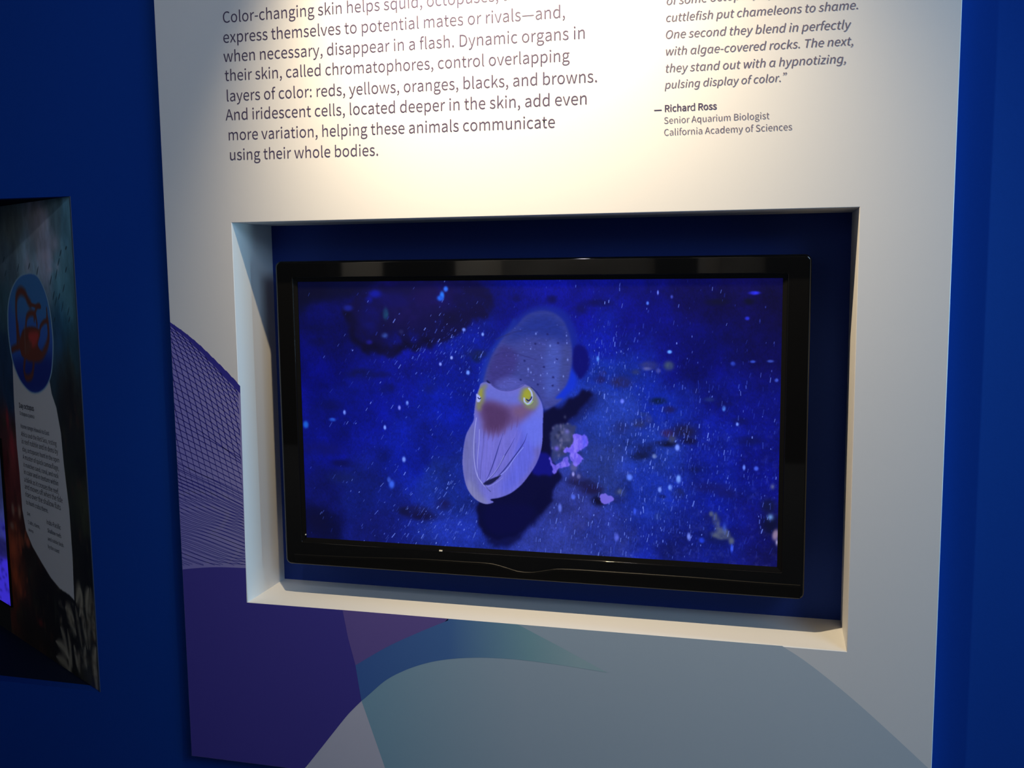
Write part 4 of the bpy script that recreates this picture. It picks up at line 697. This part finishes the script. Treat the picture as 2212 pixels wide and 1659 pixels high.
# reef growth: mottled lumps
for k in range(420):
    x = 5 + rng.random()*215; y = 830 + rng.random()*650
    if x < 150 and y < 900: continue
    c = [(52, 50, 34), (34, 32, 26), (64, 40, 30), (40, 46, 34), (22, 22, 22)][int(rng.integers(5))]
    if x < 60 and 950 < y < 1300: c = [(130, 48, 30), (80, 30, 26), (46, 30, 24), (150, 66, 34)][int(rng.integers(4))]
    G.blob(x, y, 1.5+3*rng.random(), 4+10*rng.random(), c, .35+.3*rng.random(), rng.random()*3, None, 1.5)
for x, y, rx, ry, c in [(16, 905, 3, 24, (130, 30, 36)), (26, 960, 6, 30, (120, 34, 40)), (14, 1010, 5, 40, (70, 20, 22)), (30, 1185, 7, 22, (150, 64, 34)), (33, 1240, 5, 22, (150, 62, 26)), (88, 1345, 5, 8, (90, 30, 26)), (60, 1170, 5, 12, (150, 66, 40)), (42, 1105, 3, 14, (130, 110, 90)), (28, 1100, 3, 14, (120, 100, 84)), (26, 1135, 4, 8, (110, 92, 78)), (42, 1262, 4, 14, (120, 50, 24))]: G.blob(x, y, rx, ry, c, .8, 0, None, 1.5)
# branching pale coral in the lower right corner
def finger(P, w_, c): G.stroke(P, w_, c, .85, taper=True)
cc = (118, 115, 100)
for P in [[(165, 1300), (170, 1280), (174, 1272)], [(172, 1330), (177, 1300), (175, 1275)], [(190, 1340), (188, 1300), (192, 1272)], [(190, 1330), (196, 1295), (196, 1272)], [(204, 1330), (205, 1295), (206, 1280)], [(178, 1400), (170, 1350), (163, 1310)], [(190, 1400), (182, 1350), (178, 1320)], [(194, 1400), (193, 1360), (195, 1310)],
          [(150, 1430), (140, 1380), (131, 1355)], [(148, 1420), (138, 1400), (121, 1385)], [(150, 1450), (140, 1430), (122, 1418)], [(156, 1440), (152, 1400), (146, 1360)], [(168, 1440), (165, 1420), (160, 1395)], [(188, 1440), (184, 1420), (185, 1395)], [(172, 1450), (170, 1430), (172, 1415)], [(206, 1460), (204, 1430), (208, 1400)], [(210, 1490), (208, 1465), (210, 1450)],
          [(160, 1340), (150, 1325), (142, 1312)], [(165, 1370), (156, 1345), (150, 1330)], [(206, 1380), (203, 1350), (207, 1330)], [(150, 1455), (152, 1430), (150, 1420)]]:
    kk = .75+.4*rng.random(); finger(P, 15 + 7*rng.random(), tuple(v*kk for v in cc))
for k in range(160):
    x = 125+rng.random()*90; y = 1300+rng.random()*190
    if (x-120)*1.9 + 1330 > y: G.blob(x, y, 1.2+2*rng.random(), 3+6*rng.random(), [(30, 28, 22), (96, 92, 78), (60, 52, 40)][k % 3], .4)
G.a *= 1.55; lum = G.a.mean(-1, keepdims=True); G.a = G.a*.8 + lum*.2
# white caption field and round inset (an octopus on blue)
white = (226, 232, 240)
G.fill([(27, 780), (100, 780), (112, 850), (122, 880), (132, 935), (138, 1000), (150, 1100), (157, 1200), (161, 1297), (150, 1285), (130, 1272), (120, 1260), (110, 1248), (90, 1215), (70, 1180), (56, 1145), (48, 1100), (42, 1020), (36, 960), (30, 860)], white, 1, 1, smooth=False)
circ = [(65, 589), (82, 596), (97, 625), (107, 660), (113, 700), (116, 745), (113, 800), (104, 830), (90, 846), (75, 850), (60, 843), (42, 820), (28, 785), (20, 745), (16, 700), (17, 655), (26, 620), (42, 596)]
G.fill(circ, (150, 195, 225), 1, 1)
cin = [(66 + (x-66)*.955, 719 + (y-719)*.975) for x, y in circ]
G.fill(cin, (62, 112, 215), 1, 1)
cm = G.mask(catmull(G.P(cin), 6, True), 1); m0 = np.zeros((PH, PW), np.float32); m0[cm[0]] = cm[1]
G.fill([(16, 590), (110, 590), (115, 700), (80, 690), (30, 680)], (72, 140, 205), .8, 14, m0)
G.fill([(20, 790), (60, 770), (115, 770), (110, 850), (60, 855)], (30, 42, 140), .8, 14, m0)
br = (122, 66, 48)
for P, w_ in [([(38, 745), (37, 710), (35, 670), (36, 640), (44, 628), (54, 634), (60, 648), (66, 657)], 17), ([(66, 657), (75, 660), (82, 661), (88, 662)], 7), ([(74, 690), (76, 675), (80, 662), (86, 660)], 10), ([(56, 705), (58, 685), (66, 676), (76, 680), (80, 700)], 12),
              ([(85, 720), (88, 705), (95, 695), (102, 690), (101, 668)], 9), ([(60, 770), (85, 772), (98, 755), (105, 730), (104, 700), (102, 690)], 17), ([(55, 750), (40, 748), (26, 755)], 13), ([(55, 770), (52, 795), (55, 812), (62, 816), (70, 808), (73, 785)], 14), ([(45, 745), (40, 725), (38, 705)], 22)]:
    G.stroke(P, w_*.66, br, .95, taper=False)
G.fill([(50, 712), (64, 705), (80, 708), (87, 720), (82, 745), (92, 765), (80, 778), (58, 775), (46, 765), (44, 735)], br, 1, 2)
G.fill([(62, 720), (78, 716), (84, 722), (80, 740), (72, 750), (64, 742)], (205, 75, 70), .85, 4)
G.stroke([(53, 708), (54, 730), (55, 760)], 6, (130, 110, 100), .8); G.fill([(60, 735), (70, 742), (62, 762), (56, 760)], (120, 80, 64), .7, 3)
gp = thing('reef_graphic', 'slanted reef photograph print with a round octopus inset, left of the white panel', 'poster', onp(-RL/2, RZ0, 0))
def board(name, u0, u1, z0, z1, o0, o1, mat, parent, uv=False):
    P = [onp(u0, z0, o1), onp(u1, z0, o1), onp(u1, z1, o1), onp(u0, z1, o1), onp(u0, z0, o0), onp(u1, z0, o0), onp(u1, z1, o0), onp(u0, z1, o0)]
    return mesh(name, P, [(0, 1, 2, 3), (5, 4, 7, 6), (4, 0, 3, 7), (1, 5, 6, 2), (3, 2, 6, 7), (4, 5, 1, 0)], mat, parent)
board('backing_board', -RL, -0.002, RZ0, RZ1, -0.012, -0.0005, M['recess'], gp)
quad('print', [onp(U0, Z0, 0), onp(-0.002, Z0, 0), onp(-0.002, Z1, 0), onp(U0, Z1, 0)], print_mat('reef_print', G.image('reef_picture')), gp)
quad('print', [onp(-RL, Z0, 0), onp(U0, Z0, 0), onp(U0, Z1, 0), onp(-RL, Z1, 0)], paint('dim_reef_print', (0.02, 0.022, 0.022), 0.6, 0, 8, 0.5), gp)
board('edge_strip', -0.004, 0.0, RZ0, RZ1, -0.012, 0.002, paint('grey_blue_edge', (0.05, 0.07, 0.12), 0.5), gp)['label'] = 'thin grey edge strip'
ik = paint('caption_ink', (0.05, 0.06, 0.09), 0.6)
def cap(t, x0, y0, x1, y1, bold=0, scale=1.0):
    a, b = at_p(x0, y0), at_p(x1, y1); wdt = b[0]-a[0]; em = wdt/adv(t)
    zm = (a[1]+b[1])/2
    lettering('caption_line', t, onp(a[0], zm, 0.0006), PU, (0, 0, 1), em, ik, gp, ysc=scale, bold=bold)
for t, q, bo in [("Day octopus", (41.5, 880, 74, 888), .0004), ("Octopus cyanea", (43, 896, 75, 904), 0),
              ("Home range: Hawaii to East", (45, 923, 107, 942), 0), ("Africa and the Red Sea, resting", (46, 941, 123, 964), 0), ("in reef rubble and in dens by", (47, 957, 126, 982), 0), ("day, octopuses hunt in the open", (49, 975, 129, 999), 0),
              ("A master of quick camouflage,", (50, 992, 128, 1016), 0), ("it matches sand, coral, and rock", (51, 1007, 127, 1034), 0), ("in color and in texture within", (52, 1023, 127, 1050), 0), ("a blink as it crosses the reef,", (53, 1040, 128, 1068), 0),
              ("and moves off when the tide", (54, 1056, 136, 1086), 0), ("rises over the shallow flats", (55, 1072, 132, 1102), 0), ("to hunt crabs there.", (57, 1088, 105, 1109), 0),
              ("Diet", (59, 1112, 66, 1115), 0), ("Crabs, clams,", (61, 1130, 87, 1143), 0), ("shrimp", (62, 1146, 73, 1152), 0), ("Indo-Pacific", (101, 1132, 132, 1144), 0), ("Shallow reefs", (103, 1149, 133, 1163), 0), ("and rubble beds", (104, 1167, 138, 1182), 0), ("by the coast", (104, 1184, 129, 1195), 0)]:
    cap(t, *q, bold=bo)
keep(gp)

# ---------------------------------------------------------------- small screen set in the same slanted wall, at the picture's left edge
cx_, cz_ = at_p(28, 1308); SWD, SHT = 0.62, 0.50
Q = Picture(500, 400, np.eye(3)); Q.p = lambda q: q
Q.a[:] = 0
ty = Q.Y/400
Q.a += np.stack([34 + 20*ty, 46 + 8*ty, 62 + 90*ty], -1)
Q.a *= (0.5 + 1.0*Q.fbm(60, 3, 5))[..., None]
Q.fill([(0, 290), (500, 270), (500, 400), (0, 400)], (64, 50, 225), .95, 6, None, False); Q.fill([(0, 205), (500, 190), (500, 262), (0, 280)], (50, 44, 190), .7, 8, np.clip(Q.fbm(30, 9)*2-.4, 0, 1), False)
Q.fill([(300, 255), (500, 240), (500, 285), (300, 292)], (30, 30, 80), .8, 5)
for k in range(160): Q.blob(rng.random()*500, 190+rng.random()*210, 3+6*rng.random(), 3+4*rng.random(), (20, 18, 90), .4)
ws = thing('wall_screen', 'small lit screen with a violet-blue picture, cut off by the left edge', 'screen', onp(cx_-SWD/2, cz_, 0))
board('housing', cx_-SWD-.004, cx_+.004, cz_-.004, cz_+SHT+.004, 0.0008, 0.006, M['matte'], ws)
quad('picture', [onp(cx_-SWD, cz_, .0066), onp(cx_, cz_, .0066), onp(cx_, cz_+SHT, .0066), onp(cx_-SWD, cz_+SHT, .0066)], screen_mat('violet_screen', Q.image('violet_picture'), 0.75), ws)
keep(ws)
bpy.context.view_layer.update()
